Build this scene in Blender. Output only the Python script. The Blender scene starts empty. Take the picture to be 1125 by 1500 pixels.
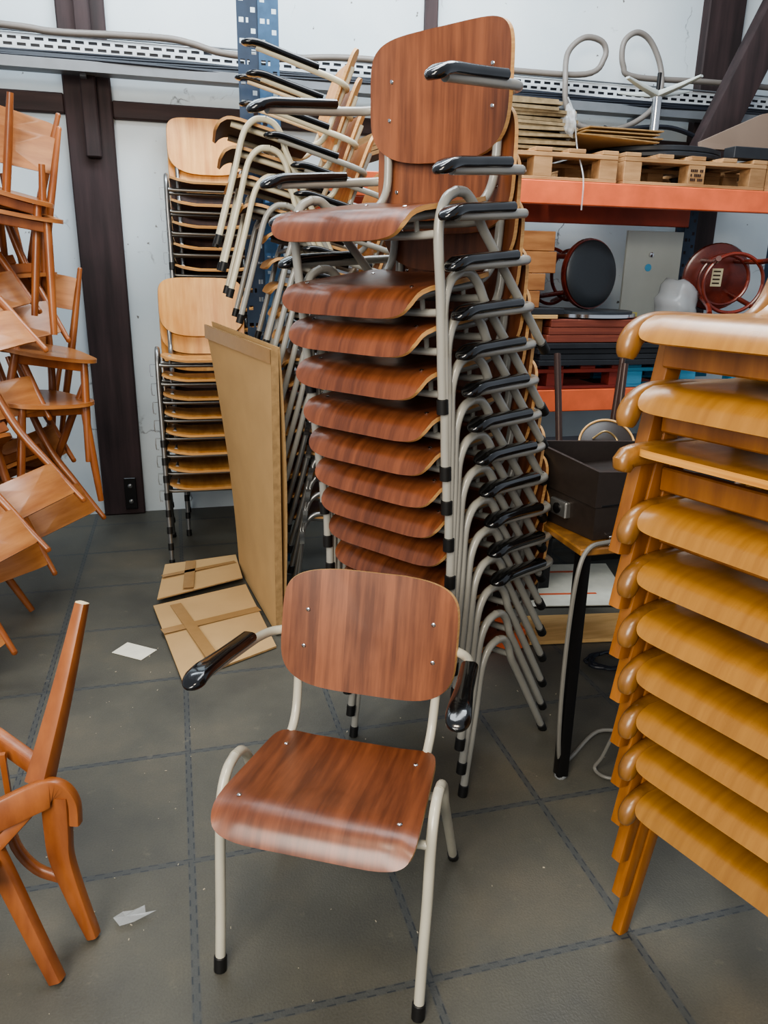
import bpy, math, random
from mathutils import Vector, Matrix
random.seed(7)
R = math.radians
col = bpy.context.scene.collection
V = Vector

# ------------------------------------------------------------------ materials
def new_mat(name):
    m = bpy.data.materials.new(name); m.use_nodes = True
    nt = m.node_tree; b = nt.nodes['Principled BSDF']
    return m, nt, b
def srgb(r, g, b):
    def c(v):
        v /= 255.
        return v/12.92 if v <= .04045 else ((v+.055)/1.055)**2.4
    return (c(r), c(g), c(b), 1)
def plain(name, c, rough=.5, metal=0., noise=0., nscale=20, coat=0., bump=0., spec=.5):
    m, nt, b = new_mat(name)
    b.inputs['Roughness'].default_value = rough; b.inputs['Metallic'].default_value = metal
    b.inputs['Coat Weight'].default_value = coat; b.inputs['Specular IOR Level'].default_value = spec
    tc = nt.nodes.new('ShaderNodeTexCoord'); n = nt.nodes.new('ShaderNodeTexNoise')
    n.inputs['Scale'].default_value = nscale; n.inputs['Detail'].default_value = 5
    nt.links.new(tc.outputs['Object'], n.inputs['Vector'])
    cr = nt.nodes.new('ShaderNodeValToRGB')
    k = noise if noise else .06
    cr.color_ramp.elements[0].position = .3; cr.color_ramp.elements[1].position = .7
    cr.color_ramp.elements[0].color = (c[0]*(1-k), c[1]*(1-k), c[2]*(1-k), 1)
    cr.color_ramp.elements[1].color = (min(c[0]*(1+k), 1), min(c[1]*(1+k), 1), min(c[2]*(1+k), 1), 1)
    nt.links.new(n.outputs['Fac'], cr.inputs['Fac']); nt.links.new(cr.outputs['Color'], b.inputs['Base Color'])
    if bump:
        bp = nt.nodes.new('ShaderNodeBump'); bp.inputs['Strength'].default_value = bump; bp.inputs['Distance'].default_value = .004
        nt.links.new(n.outputs['Fac'], bp.inputs['Height']); nt.links.new(bp.outputs['Normal'], b.inputs['Normal'])
    return m
def wood(name, c1, c2, rough=.35, grain=(60, 2.5, 2.5), bands=0., coat=.15, var=.12):
    """grain: noise scale per local axis; bands: veneer strips across local x"""
    m, nt, b = new_mat(name); L = nt.links.new; N = nt.nodes.new
    b.inputs['Roughness'].default_value = rough; b.inputs['Coat Weight'].default_value = coat
    b.inputs['Coat Roughness'].default_value = .25
    tc = N('ShaderNodeTexCoord'); mp = N('ShaderNodeMapping'); mp.inputs['Scale'].default_value = grain
    oi = N('ShaderNodeObjectInfo')
    L(tc.outputs['Object'], mp.inputs['Vector'])
    mu = N('ShaderNodeMath'); mu.operation = 'MULTIPLY'; mu.inputs[1].default_value = 37.
    L(oi.outputs['Random'], mu.inputs[0])
    va = N('ShaderNodeVectorMath'); va.operation = 'ADD'
    L(mp.outputs['Vector'], va.inputs[0]); L(mu.outputs[0], va.inputs[1])
    n = N('ShaderNodeTexNoise'); n.inputs['Scale'].default_value = 1.; n.inputs['Detail'].default_value = 6; n.inputs['Roughness'].default_value = .6
    L(va.outputs[0], n.inputs['Vector'])
    n2 = N('ShaderNodeTexNoise'); n2.inputs['Scale'].default_value = 6.; n2.inputs['Detail'].default_value = 3
    L(tc.outputs['Object'], n2.inputs['Vector'])
    cr = N('ShaderNodeValToRGB'); cr.color_ramp.elements[0].position = .32; cr.color_ramp.elements[1].position = .7
    cr.color_ramp.elements[0].color = c1; cr.color_ramp.elements[1].color = c2
    mx = N('ShaderNodeMath'); mx.operation = 'MULTIPLY_ADD'; mx.inputs[1].default_value = .3; 
    sb = N('ShaderNodeMath'); sb.operation = 'SUBTRACT'; sb.inputs[1].default_value = .15
    L(n2.outputs['Fac'], mx.inputs[0]); L(n.outputs['Fac'], sb.inputs[0]); L(sb.outputs[0], mx.inputs[2])
    last = mx.outputs[0]
    if bands:
        sx = N('ShaderNodeSeparateXYZ'); L(tc.outputs['Object'], sx.inputs[0])
        a = N('ShaderNodeMath'); a.operation = 'MULTIPLY_ADD'; a.inputs[1].default_value = 15.; L(sx.outputs['X'], a.inputs[0]); L(mu.outputs[0], a.inputs[2])
        fl = N('ShaderNodeMath'); fl.operation = 'FLOOR'; L(a.outputs[0], fl.inputs[0])
        wn = N('ShaderNodeTexWhiteNoise'); wn.noise_dimensions = '1D'; L(fl.outputs[0], wn.inputs['W'])
        ad = N('ShaderNodeMath'); ad.operation = 'MULTIPLY_ADD'; ad.inputs[1].default_value = bands
        L(wn.outputs['Value'], ad.inputs[0]); L(last, ad.inputs[2]); 
        s2 = N('ShaderNodeMath'); s2.operation = 'SUBTRACT'; s2.inputs[1].default_value = bands/2; L(ad.outputs[0], s2.inputs[0]); last = s2.outputs[0]
    L(last, cr.inputs['Fac'])
    hv = N('ShaderNodeHueSaturation'); 
    mr = N('ShaderNodeMapRange'); mr.inputs['To Min'].default_value = 1-var; mr.inputs['To Max'].default_value = 1+var
    L(oi.outputs['Random'], mr.inputs['Value']); L(mr.outputs[0], hv.inputs['Value']); L(cr.outputs['Color'], hv.inputs['Color'])
    L(hv.outputs['Color'], b.inputs['Base Color'])
    rr = N('ShaderNodeMapRange'); rr.inputs['To Min'].default_value = rough-.08; rr.inputs['To Max'].default_value = rough+.12
    L(n2.outputs['Fac'], rr.inputs['Value']); L(rr.outputs[0], b.inputs['Roughness'])
    return m

M = {}
M['veneer'] = wood('reddish brown veneer', srgb(94, 53, 32), srgb(142, 87, 56), .36, (46, 4, 3), bands=.20, coat=.2)
M['veneer_seat'] = wood('worn reddish brown veneer', srgb(88, 48, 29), srgb(130, 76, 48), .32, (46, 4, 4), bands=.12, coat=.25)
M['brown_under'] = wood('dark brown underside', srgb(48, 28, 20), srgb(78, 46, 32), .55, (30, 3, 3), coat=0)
M['ply_edge'] = wood('plywood edge', srgb(186, 138, 86), srgb(214, 170, 116), .5, (3, 3, 160), coat=0)
M['oak'] = wood('oak veneer', srgb(186, 124, 62), srgb(218, 164, 98), .42, (30, 3, 3), coat=.1)
M['oak_red'] = wood('warm beech', srgb(150, 88, 46), srgb(192, 126, 74), .42, (30, 4, 4), coat=.1)
M['honey'] = wood('orange brown lacquered beech', srgb(120, 66, 34), srgb(164, 100, 55), .32, (12, 12, 3), coat=.25)
M['honey_panel'] = wood('orange plywood', srgb(150, 92, 50), srgb(184, 126, 76), .3, (4, 4, 30), coat=.25)
M['gold'] = wood('golden lacquered plywood', srgb(142, 98, 40), srgb(162, 116, 52), .28, (60, 4, 4), coat=.35, var=.08)
M['gold_edge'] = wood('golden ply edge', srgb(176, 116, 46), srgb(214, 158, 80), .35, (3, 3, 200), coat=.2)
M['gold_solid'] = wood('brown gold solid wood', srgb(98, 66, 30), srgb(148, 104, 54), .28, (20, 20, 4), coat=.4, var=.08)
M['gold_leg'] = wood('golden leg wood', srgb(126, 76, 28), srgb(164, 106, 46), .35, (25, 25, 3), coat=.2, var=.08)
M['tube_grey'] = plain('warm grey enamel', srgb(150, 148, 140), .3, 0, .05, 12, coat=.3)
M['tube_cream'] = plain('cream enamel', srgb(204, 196, 170), .32, 0, .05, 12, coat=.3)
M['tube_front'] = plain('light grey beige enamel', srgb(184, 179, 162), .3, 0, .06, 14, coat=.3)
M['tube_steel'] = plain('dull satin steel', srgb(140, 140, 138), .32, .8, .08, 12)
M['tube_dark'] = plain('dark tube', srgb(52, 48, 46), .35, .3, .05, 12)
M['chrome'] = plain('chrome', srgb(210, 210, 210), .12, 1, .03, 5)
M['black_plastic'] = plain('black plastic', srgb(14, 14, 15), .16, 0, .1, 30, coat=.5)
M['rubber'] = plain('black rubber', srgb(20, 19, 18), .5, 0, .1, 60)
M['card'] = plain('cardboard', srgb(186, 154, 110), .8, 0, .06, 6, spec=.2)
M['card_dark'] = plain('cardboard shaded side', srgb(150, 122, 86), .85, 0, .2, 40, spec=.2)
M['card_grey'] = plain('old grey cardboard', srgb(134, 118, 92), .85, 0, .25, 30, spec=.2)
M['tape'] = plain('brown packing tape', srgb(160, 126, 84), .25, 0, .05, 30)
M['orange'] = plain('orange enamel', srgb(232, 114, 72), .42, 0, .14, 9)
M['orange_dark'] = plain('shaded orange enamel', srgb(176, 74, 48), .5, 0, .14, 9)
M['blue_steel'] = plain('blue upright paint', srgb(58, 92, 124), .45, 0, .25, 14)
M['blue_shaded'] = plain('shaded blue upright paint', srgb(40, 58, 80), .5, 0, .2, 14)  # same blue with shade put in, for side faces and far-end uprights
M['black_metal'] = plain('black metal', srgb(22, 21, 22), .32, .2, .1, 30)
M['dark_box'] = plain('dark brown leatherette', srgb(46, 39, 35), .42, 0, .1, 60, bump=.05)
M['pallet'] = wood('pale pallet wood', srgb(150, 112, 74), srgb(196, 156, 112), .75, (3, 20, 20), coat=0)
M['pallet_red'] = wood('red painted pallet', srgb(110, 38, 30), srgb(150, 60, 46), .7, (3, 20, 20), coat=0)
M['pallet_blue'] = wood('blue painted pallet', srgb(50, 116, 150), srgb(80, 156, 190), .7, (3, 20, 20), coat=0)
M['red_board'] = wood('red brown board', srgb(112, 54, 40), srgb(150, 80, 60), .55, (3, 30, 60), coat=0)
M['black_board'] = plain('black stained board', srgb(40, 42, 46), .5, 0, .15, 14)
M['box_wood'] = wood('tan wooden box', srgb(142, 92, 52), srgb(178, 126, 78), .55, (4, 4, 30), coat=0)
M['mahogany'] = wood('mahogany red bentwood', srgb(72, 22, 14), srgb(122, 46, 30), .25, (6, 6, 6), coat=.4)
M['black_vinyl'] = plain('black vinyl', srgb(44, 48, 52), .4, 0, .06, 80)
M['white_panel'] = plain('grey white laminate', srgb(176, 182, 178), .45, 0, .05, 5)
M['cable_grey'] = plain('grey conduit', srgb(118, 112, 106), .45, 0, .06, 10)
M['cable_black'] = plain('black cable', srgb(28, 32, 40), .45)
M['cord_grey'] = plain('grey cord', srgb(116, 114, 108), .5)
M['tray_white'] = plain('galvanised white', srgb(214, 220, 224), .4, .1, .04, 10)
M['tray_grey'] = plain('galvanised grey', srgb(120, 124, 128), .45, .3, .08, 10)
M['paper'] = plain('paper', srgb(226, 222, 204), .7)
M['brown_tube'] = plain('brown enamel tube', srgb(66, 48, 42), .35, .2, .06, 20)
M['pale_board'] = wood('pale pine board', srgb(190, 148, 90), srgb(222, 184, 128), .5, (3, 25, 25), coat=0)
M['brass'] = plain('old brass', srgb(150, 128, 90), .35, .7, .1, 30)
M['dirty'] = plain('crumb', srgb(170, 160, 140), .8)
M['sawn'] = plain('sawn end grain', srgb(222, 204, 168), .8, 0, .1, 60)
M['blue_sticker'] = plain('blue sticker', srgb(90, 160, 200), .5)
M['yellow_note'] = plain('yellow note', srgb(212, 206, 130), .7)
M['label_cream'] = plain('cream label', srgb(214, 204, 168), .7)
M['ink'] = plain('dark print', srgb(60, 40, 30), .7)
M['brown_panel'] = plain('matt brown panel', srgb(124, 106, 92), .7, 0, .08, 4)
def clear(name, c, a, rough=.1):
    m, nt, b = new_mat(name)
    b.inputs['Base Color'].default_value = c; b.inputs['Roughness'].default_value = rough; b.inputs['Alpha'].default_value = a
    n = nt.nodes.new('ShaderNodeTexNoise'); n.inputs['Scale'].default_value = 25
    bp = nt.nodes.new('ShaderNodeBump'); bp.inputs['Strength'].default_value = .6
    nt.links.new(n.outputs['Fac'], bp.inputs['Height']); nt.links.new(bp.outputs['Normal'], b.inputs['Normal'])
    return m
M['film'] = clear('clear plastic film', srgb(220, 224, 226), .35)
M['bag'] = clear('cloudy plastic bag', srgb(190, 194, 196), .55, .25)
M['glass_green'] = clear('greenish glass', srgb(150, 176, 168), .5, .08)

def floor_mat():
    m, nt, b = new_mat('dark interlocking rubber mats'); N = nt.nodes.new; L = nt.links.new
    geo = N('ShaderNodeNewGeometry'); sx = N('ShaderNodeSeparateXYZ'); L(geo.outputs['Position'], sx.inputs[0])
    def mt(op, a, bb=None, c=None):
        n = N('ShaderNodeMath'); n.operation = op
        for i, v in enumerate((a, bb, c)):
            if v is None: continue
            if isinstance(v, (int, float)): n.inputs[i].default_value = v
            else: L(v, n.inputs[i])
        return n.outputs[0]
    nz = N('ShaderNodeTexNoise'); nz.inputs['Scale'].default_value = 1.7; nz.inputs['Detail'].default_value = 8; nz.inputs['Roughness'].default_value = .62
    L(geo.outputs['Position'], nz.inputs['Vector'])
    nf = N('ShaderNodeTexNoise'); nf.inputs['Scale'].default_value = 190; nf.inputs['Detail'].default_value = 2
    L(geo.outputs['Position'], nf.inputs['Vector'])
    nm = N('ShaderNodeTexNoise'); nm.inputs['Scale'].default_value = 14; nm.inputs['Detail'].default_value = 5; nm.inputs['Roughness'].default_value = .7
    L(geo.outputs['Position'], nm.inputs['Vector'])
    masks = []; lines = []
    for ax, off, pitch, other in (('X', -.047, .5, 'Y'), ('Y', 1.205, .487, 'X')):
        p = sx.outputs[ax]; q = sx.outputs[other]
        u = mt('ADD', mt('DIVIDE', mt('SUBTRACT', p, off), pitch), .5)
        d = mt('MULTIPLY', mt('SUBTRACT', mt('FRACT', u), .5), pitch)          # signed distance to seam
        sq = mt('SUBTRACT', mt('MULTIPLY', mt('GREATER_THAN', mt('FRACT', mt('DIVIDE', q, .044)), .45), 2.), 1.)
        ld = mt('ABSOLUTE', mt('SUBTRACT', d, mt('MULTIPLY', sq, .007)))
        lines.append(mt('LESS_THAN', ld, .0018))
        mr = N('ShaderNodeMapRange'); mr.inputs['From Min'].default_value = .007; mr.inputs['From Max'].default_value = .012
        mr.inputs['To Min'].default_value = 1; mr.inputs['To Max'].default_value = 0
        L(mt('ABSOLUTE', d), mr.inputs['Value']); masks.append(mr.outputs[0])
    band = mt('MAXIMUM', masks[0], masks[1]); line = mt('MAXIMUM', lines[0], lines[1])
    cr = N('ShaderNodeValToRGB')
    e = cr.color_ramp.elements; e[0].position = .3; e[0].color = srgb(78, 77, 72); e[1].position = .72; e[1].color = srgb(114, 107, 92)
    mid = e.new(.5); mid.color = srgb(94, 92, 83)
    L(nz.outputs['Fac'], cr.inputs['Fac'])
    m0 = N('ShaderNodeMixRGB'); m0.blend_type = 'MULTIPLY'; m0.inputs['Fac'].default_value = .35
    L(cr.outputs['Color'], m0.inputs['Color1']); L(nm.outputs['Color'], m0.inputs['Color2'])
    # desaturate speckle by using Fac
    L(nf.outputs['Fac'], m0.inputs['Color2'])
    m1 = N('ShaderNodeMixRGB'); m1.inputs['Color2'].default_value = srgb(54, 64, 74)
    L(mt('MULTIPLY', band, mt('MULTIPLY', nz.outputs['Fac'], .8)), m1.inputs['Fac']); L(m0.outputs['Color'], m1.inputs['Color1'])
    m2 = N('ShaderNodeMixRGB'); m2.inputs['Color2'].default_value = srgb(26, 34, 46)
    L(mt('MULTIPLY', line, mt('MULTIPLY', nm.outputs['Fac'], 1.2)), m2.inputs['Fac']); L(m1.outputs['Color'], m2.inputs['Color1'])
    # pale scuffs
    cs = N('ShaderNodeValToRGB'); cs.color_ramp.elements[0].position = .63; cs.color_ramp.elements[1].position = .78
    L(nm.outputs['Fac'], cs.inputs['Fac'])
    m3 = N('ShaderNodeMixRGB'); m3.inputs['Color2'].default_value = srgb(136, 128, 110)
    L(mt('MULTIPLY', cs.outputs['Color'], .45), m3.inputs['Fac']); L(m2.outputs['Color'], m3.inputs['Color1'])
    L(m3.outputs['Color'], b.inputs['Base Color'])
    rr = N('ShaderNodeMapRange'); rr.inputs['To Min'].default_value = .35; rr.inputs['To Max'].default_value = .7
    L(nz.outputs['Fac'], rr.inputs['Value']); L(rr.outputs[0], b.inputs['Roughness'])
    bp = N('ShaderNodeBump'); bp.inputs['Strength'].default_value = .25; bp.inputs['Distance'].default_value = .003
    L(mt('SUBTRACT', nf.outputs['Fac'], mt('MULTIPLY', line, 2.)), bp.inputs['Height']); L(bp.outputs['Normal'], b.inputs['Normal'])
    return m
def wall_mat():
    m, nt, b = new_mat('cracked whitewash'); N = nt.nodes.new; L = nt.links.new
    tc = N('ShaderNodeTexCoord')
    n = N('ShaderNodeTexNoise'); n.inputs['Scale'].default_value = 1.3; n.inputs['Detail'].default_value = 7
    L(tc.outputs['Object'], n.inputs['Vector'])
    cr = N('ShaderNodeValToRGB'); cr.color_ramp.elements[0].position = .3; cr.color_ramp.elements[1].position = .7
    cr.color_ramp.elements[0].color = srgb(188, 200, 206); cr.color_ramp.elements[1].color = srgb(216, 223, 224)
    L(n.outputs['Fac'], cr.inputs['Fac'])
    v = N('ShaderNodeTexVoronoi'); v.feature = 'DISTANCE_TO_EDGE'; v.inputs['Scale'].default_value = 1.6
    nd = N('ShaderNodeTexNoise'); nd.inputs['Scale'].default_value = 3.5; nd.inputs['Detail'].default_value = 6
    L(tc.outputs['Object'], nd.inputs['Vector'])
    mx = N('ShaderNodeMixRGB'); mx.inputs['Fac'].default_value = .3; L(tc.outputs['Object'], mx.inputs['Color1']); L(nd.outputs['Color'], mx.inputs['Color2'])
    L(mx.outputs['Color'], v.inputs['Vector'])
    c2 = N('ShaderNodeValToRGB'); c2.color_ramp.elements[0].position = 0; c2.color_ramp.elements[1].position = .006
    c2.color_ramp.elements[0].color = (1, 1, 1, 1); c2.color_ramp.elements[1].color = (0, 0, 0, 1)
    L(v.outputs['Distance'], c2.inputs['Fac'])
    n3 = N('ShaderNodeTexNoise'); n3.inputs['Scale'].default_value = 5; n3.inputs['Detail'].default_value = 4; L(tc.outputs['Object'], n3.inputs['Vector'])
    c3 = N('ShaderNodeValToRGB'); c3.color_ramp.elements[0].position = .5; c3.color_ramp.elements[1].position = .62; L(n3.outputs['Fac'], c3.inputs['Fac'])
    ml = N('ShaderNodeMath'); ml.operation = 'MULTIPLY'; L(c2.outputs['Color'], ml.inputs[0]); L(c3.outputs['Color'], ml.inputs[1])
    m2 = N('ShaderNodeMixRGB'); m2.inputs['Color2'].default_value = srgb(96, 96, 98); L(ml.outputs[0], m2.inputs['Fac']); L(cr.outputs['Color'], m2.inputs['Color1'])
    n4 = N('ShaderNodeTexNoise'); n4.inputs['Scale'].default_value = 22; n4.inputs['Detail'].default_value = 2; L(tc.outputs['Object'], n4.inputs['Vector'])
    c4 = N('ShaderNodeValToRGB'); c4.color_ramp.elements[0].position = .74; c4.color_ramp.elements[1].position = .78; L(n4.outputs['Fac'], c4.inputs['Fac'])
    m5 = N('ShaderNodeMixRGB'); m5.inputs['Color2'].default_value = srgb(110, 108, 104); L(c4.outputs['Color'], m5.inputs['Fac']); L(m2.outputs['Color'], m5.inputs['Color1'])
    L(m5.outputs['Color'], b.inputs['Base Color'])
    b.inputs['Roughness'].default_value = .75
    bp = N('ShaderNodeBump'); bp.inputs['Strength'].default_value = .2; bp.inputs['Distance'].default_value = .02
    L(n.outputs['Fac'], bp.inputs['Height']); L(bp.outputs['Normal'], b.inputs['Normal'])
    return m
M['floor'] = floor_mat(); M['wall'] = wall_mat()
M['timber'] = wood('dark stained timber', srgb(38, 28, 28), srgb(66, 50, 50), .7, (14, 14, 1.2), coat=0)
M['timber_h'] = wood('dark stained cross timber', srgb(44, 33, 32), srgb(74, 56, 54), .7, (1.2, 14, 14), coat=0)

# ------------------------------------------------------------------ mesh tools
def mk(verts, faces, mats, fm=None, smooth=True, angle=40):
    me = bpy.data.meshes.new('m')
    me.from_pydata([tuple(v) for v in verts], [], faces)
    for mm in (mats if isinstance(mats, (list, tuple)) else [mats]):
        me.materials.append(M[mm])
    if fm: me.polygons.foreach_set('material_index', fm)
    me.validate()
    if smooth:
        me.shade_smooth()
        try: me.set_sharp_from_angle(angle=R(angle))
        except Exception: pass
    me.update()
    return me
class G:
    """collects shapes into one mesh"""
    def __init__(s): s.v = []; s.f = []; s.m = []
    def add(s, v, f, mi=0):
        b = len(s.v); s.v += [V(x) for x in v]; s.f += [tuple(i+b for i in q) for q in f]
        s.m += (mi if isinstance(mi, list) else [mi]*len(f)); return s
    def build(s, mats, smooth=True, angle=40): return mk(s.v, s.f, mats, s.m, smooth, angle)
    def box(s, lo, hi, mi=0, rot=0, c=None):
        x0, y0, z0 = lo; x1, y1, z1 = hi
        v = [V(p) for p in ((x0,y0,z0),(x1,y0,z0),(x1,y1,z0),(x0,y1,z0),(x0,y0,z1),(x1,y0,z1),(x1,y1,z1),(x0,y1,z1))]
        if rot:
            cc = V(c) if c else (V(lo)+V(hi))/2; rm = Matrix.Rotation(R(rot), 3, 'Z'); v = [rm@(p-cc)+cc for p in v]
        return s.add(v, [(0,3,2,1),(4,5,6,7),(0,1,5,4),(1,2,6,5),(2,3,7,6),(3,0,4,7)], mi)
    def rbox(s, lo, hi, r=.004, mi=0, mat=None):
        """box with chamfered edges"""
        x0, y0, z0 = lo; x1, y1, z1 = hi; v = []; idx = {}
        for i, x in enumerate((x0, x1)):
            for j, y in enumerate((y0, y1)):
                for k, z in enumerate((z0, z1)):
                    sx = r if i == 0 else -r; sy = r if j == 0 else -r; sz = r if k == 0 else -r
                    for a, p in enumerate(((x, y+sy, z+sz), (x+sx, y, z+sz), (x+sx, y+sy, z))):
                        idx[i,j,k,a] = len(v); v.append(V(p))
        f = []
        for i in (0, 1): f.append([idx[i,0,0,0], idx[i,0,1,0], idx[i,1,1,0], idx[i,1,0,0]][::(1 if i == 0 else -1)])
        for j in (0, 1): f.append([idx[0,j,0,1], idx[1,j,0,1], idx[1,j,1,1], idx[0,j,1,1]][::(1 if j == 0 else -1)])
        for k in (0, 1): f.append([idx[0,0,k,2], idx[0,1,k,2], idx[1,1,k,2], idx[1,0,k,2]][::(1 if k == 0 else -1)])
        for j in (0, 1):
            for k in (0, 1): f.append([idx[0,j,k,1], idx[1,j,k,1], idx[1,j,k,2], idx[0,j,k,2]][::(1 if j != k else -1)])
        for i in (0, 1):
            for k in (0, 1): f.append([idx[i,0,k,0], idx[i,1,k,0], idx[i,1,k,2], idx[i,0,k,2]][::(1 if i == k else -1)])
        for i in (0, 1):
            for j in (0, 1): f.append([idx[i,j,0,0], idx[i,j,1,0], idx[i,j,1,1], idx[i,j,0,1]][::(1 if i != j else -1)])
        for i in (0, 1):
            for j in (0, 1):
                for k in (0, 1): f.append([idx[i,j,k,0], idx[i,j,k,1], idx[i,j,k,2]][::(1 if (i+j+k) % 2 == 0 else -1)])
        if mat is not None: v = [mat@p for p in v]
        return s.add(v, [tuple(q) for q in f], mi)
    def sweep(s, pts, prof, up=None, mi=0, cap=True, caplast=None):
        """pts: centres; prof(i,n)-> list of (a,b) section points; frame by up vector or parallel transport"""
        n = len(pts); pts = [V(p) for p in pts]; rings = []
        T = []
        for i in range(n):
            t = pts[min(i+1, n-1)]-pts[max(i-1, 0)]; T.append(t.normalized())
        if up is None:
            a = V((0,0,1)) if abs(T[0].z) < .9 else V((1,0,0))
            nv = (a-T[0]*a.dot(T[0])).normalized()
        for i in range(n):
            if up is None:
                nv = (nv-T[i]*nv.dot(T[i])).normalized(); u = nv
            else:
                uu = V(up(i)) if callable(up) else V(up); u = (uu-T[i]*uu.dot(T[i])).normalized()
            w = T[i].cross(u)
            rings.append([pts[i]+w*a+u*b for a, b in prof(i, n)])
        k = len(rings[0]); v = [p for r in rings for p in r]; f = []
        for i in range(n-1):
            for j in range(k):
                f.append((i*k+j, i*k+(j+1) % k, (i+1)*k+(j+1) % k, (i+1)*k+j))
        m_ = [mi]*len(f)
        if cap:
            f.append(tuple(range(k))[::-1]); m_.append(mi)
            f.append(tuple((n-1)*k+j for j in range(k))); m_.append(mi if caplast is None else caplast)
        return s.add(v, f, m_)
    def tube(s, pts, r, k=10, mi=0, smooth=True):
        p = crv(pts) if smooth and len(pts) > 2 else pts
        c = [(math.cos(2*math.pi*j/k), math.sin(2*math.pi*j/k)) for j in range(k)]
        rr = (lambda i, n: r) if not callable(r) else (lambda i, n: r(i/(n-1)))
        return s.sweep(p, lambda i, n: [(a*rr(i, n), b*rr(i, n)) for a, b in c], mi=mi)
    def lathe(s, prof, c=(0,0,0), k=28, mi=0, mat=None):
        n = len(prof); v = []; f = []
        for r, z in prof:
            for j in range(k):
                a = 2*math.pi*j/k; p = V((r*math.cos(a), r*math.sin(a), z))
                v.append((mat@p if mat is not None else p)+V(c))
        for i in range(n-1):
            for j in range(k): f.append((i*k+j, i*k+(j+1) % k, (i+1)*k+(j+1) % k, (i+1)*k+j))
        f.append(tuple(range(k))[::-1]); f.append(tuple((n-1)*k+j for j in range(k)))
        return s.add(v, f, mi)
def crv(pts, seg=6):
    pts = [V(p) for p in pts]; out = []
    P = [pts[0]*2-pts[1]]+pts+[pts[-1]*2-pts[-2]]
    for i in range(1, len(P)-2):
        a, b, c, d = P[i-1], P[i], P[i+1], P[i+2]
        for j in range(seg):
            t = j/seg
            out.append(.5*((2*b)+(c-a)*t+(2*a-5*b+4*c-d)*t*t+(3*b-a-3*c+d)*t**3))
    out.append(pts[-1]); return out
def rrect(w, h, r, k=3):
    """rounded rectangle section"""
    o = []
    for cx, cy, a0 in ((w/2-r, h/2-r, 0), (-w/2+r, h/2-r, 90), (-w/2+r, -h/2+r, 180), (w/2-r, -h/2+r, 270)):
        for j in range(k+1):
            a = R(a0+90*j/k); o.append((cx+r*math.cos(a), cy+r*math.sin(a)))
    return o
def outline(a, b, n, cnt=44, rb=None):
    """superellipse outline, half sizes a,b; exponent n (rb = other exponent on lower half)"""
    o = []
    for j in range(cnt):
        t = 2*math.pi*(j+.5)/cnt; c, s_ = math.cos(t), math.sin(t); e = n if (s_ > 0 or rb is None) else rb
        o.append((a*math.copysign(abs(c)**(2/e), c), b*math.copysign(abs(s_)**(2/e), s_)))
    return o
def plate(out2d, fn, thick, mats, rings=7, edge_r=True):
    """plywood sheet: 2D outline -> fn(x,t)->3D ; mats = top, bottom, edge"""
    cnt = len(out2d); v = []; 
    def pt(x, t): return V(fn(x, t))
    def nrm(x, t):
        e = 1e-3; a = pt(x+e, t)-pt(x-e, t); b = pt(x, t+e)-pt(x, t-e); n = a.cross(b); return n.normalized() if n.length > 0 else V((0,0,1))
    ks = [1-(1-i/rings)**1.0 for i in range(1, rings+1)]
    top = [pt(0, 0)+nrm(0, 0)*thick/2]; bot = [pt(0, 0)-nrm(0, 0)*thick/2]
    for kf in ks:
        for x, t in out2d:
            n = nrm(x*kf, t*kf); p = pt(x*kf, t*kf); top.append(p+n*thick/2); bot.append(p-n*thick/2)
    nv = len(top); v = top+bot; f = []; fm = []
    for j in range(cnt):
        f.append((0, 1+j, 1+(j+1) % cnt)); fm.append(0); f.append((nv, nv+1+(j+1) % cnt, nv+1+j)); fm.append(1)
    for i in range(rings-1):
        for j in range(cnt):
            a = 1+i*cnt+j; b = 1+i*cnt+(j+1) % cnt; c = b+cnt; d = a+cnt
            f.append((a, d, c, b)); fm.append(0); f.append((nv+a, nv+b, nv+c, nv+d)); fm.append(1)
    o = 1+(rings-1)*cnt
    for j in range(cnt):
        a = o+j; b = o+(j+1) % cnt; f.append((a, nv+a, nv+b, b)); fm.append(2)
    return mk(v, f, mats, fm, True, 35)

# ------------------------------------------------------------------ scene objects
def link(name, data, parent=None, loc=None):
    o = bpy.data.objects.new(name, data); col.objects.link(o)
    if parent: o.parent = parent
    if loc: o.location = loc
    return o
def tag(o, label, cat, group=None, kind=None):
    if label: o['label'] = label
    if cat: o['category'] = cat
    if group: o['group'] = group
    if kind: o['kind'] = kind
    return o
def thing(name, label, cat, mw=None, group=None):
    o = bpy.data.objects.new(name, None); o.empty_display_size = .05; col.objects.link(o)
    tag(o, label, cat, group)
    if mw is not None: o.matrix_world = mw
    return o
KIDS = {}
def copy_tree(o, parent=None):
    c = o.copy(); col.objects.link(c)
    if parent: c.parent = parent
    for ch in list(o.children): copy_tree(ch, c)
    return c
def struct(name, data):
    o = link(name, data); o['kind'] = 'structure'; return o
def Mw(loc, rz=0, tilt=0, roll=0):
    return Matrix.Translation(V(loc)) @ Matrix.Rotation(R(rz), 4, 'Z') @ Matrix.Rotation(R(tilt), 4, 'X') @ Matrix.Rotation(R(roll), 4, 'Y')
ORD = ['topmost', 'second', 'third', 'fourth', 'fifth', 'sixth', 'seventh', 'eighth', 'ninth', 'tenth', 'eleventh', 'twelfth', 'thirteenth', 'fourteenth', 'fifteenth', 'sixteenth', 'seventeenth', 'eighteenth']
def rank(i): return 'topmost' if i == 0 else ORD[i]+' from the top'

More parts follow.
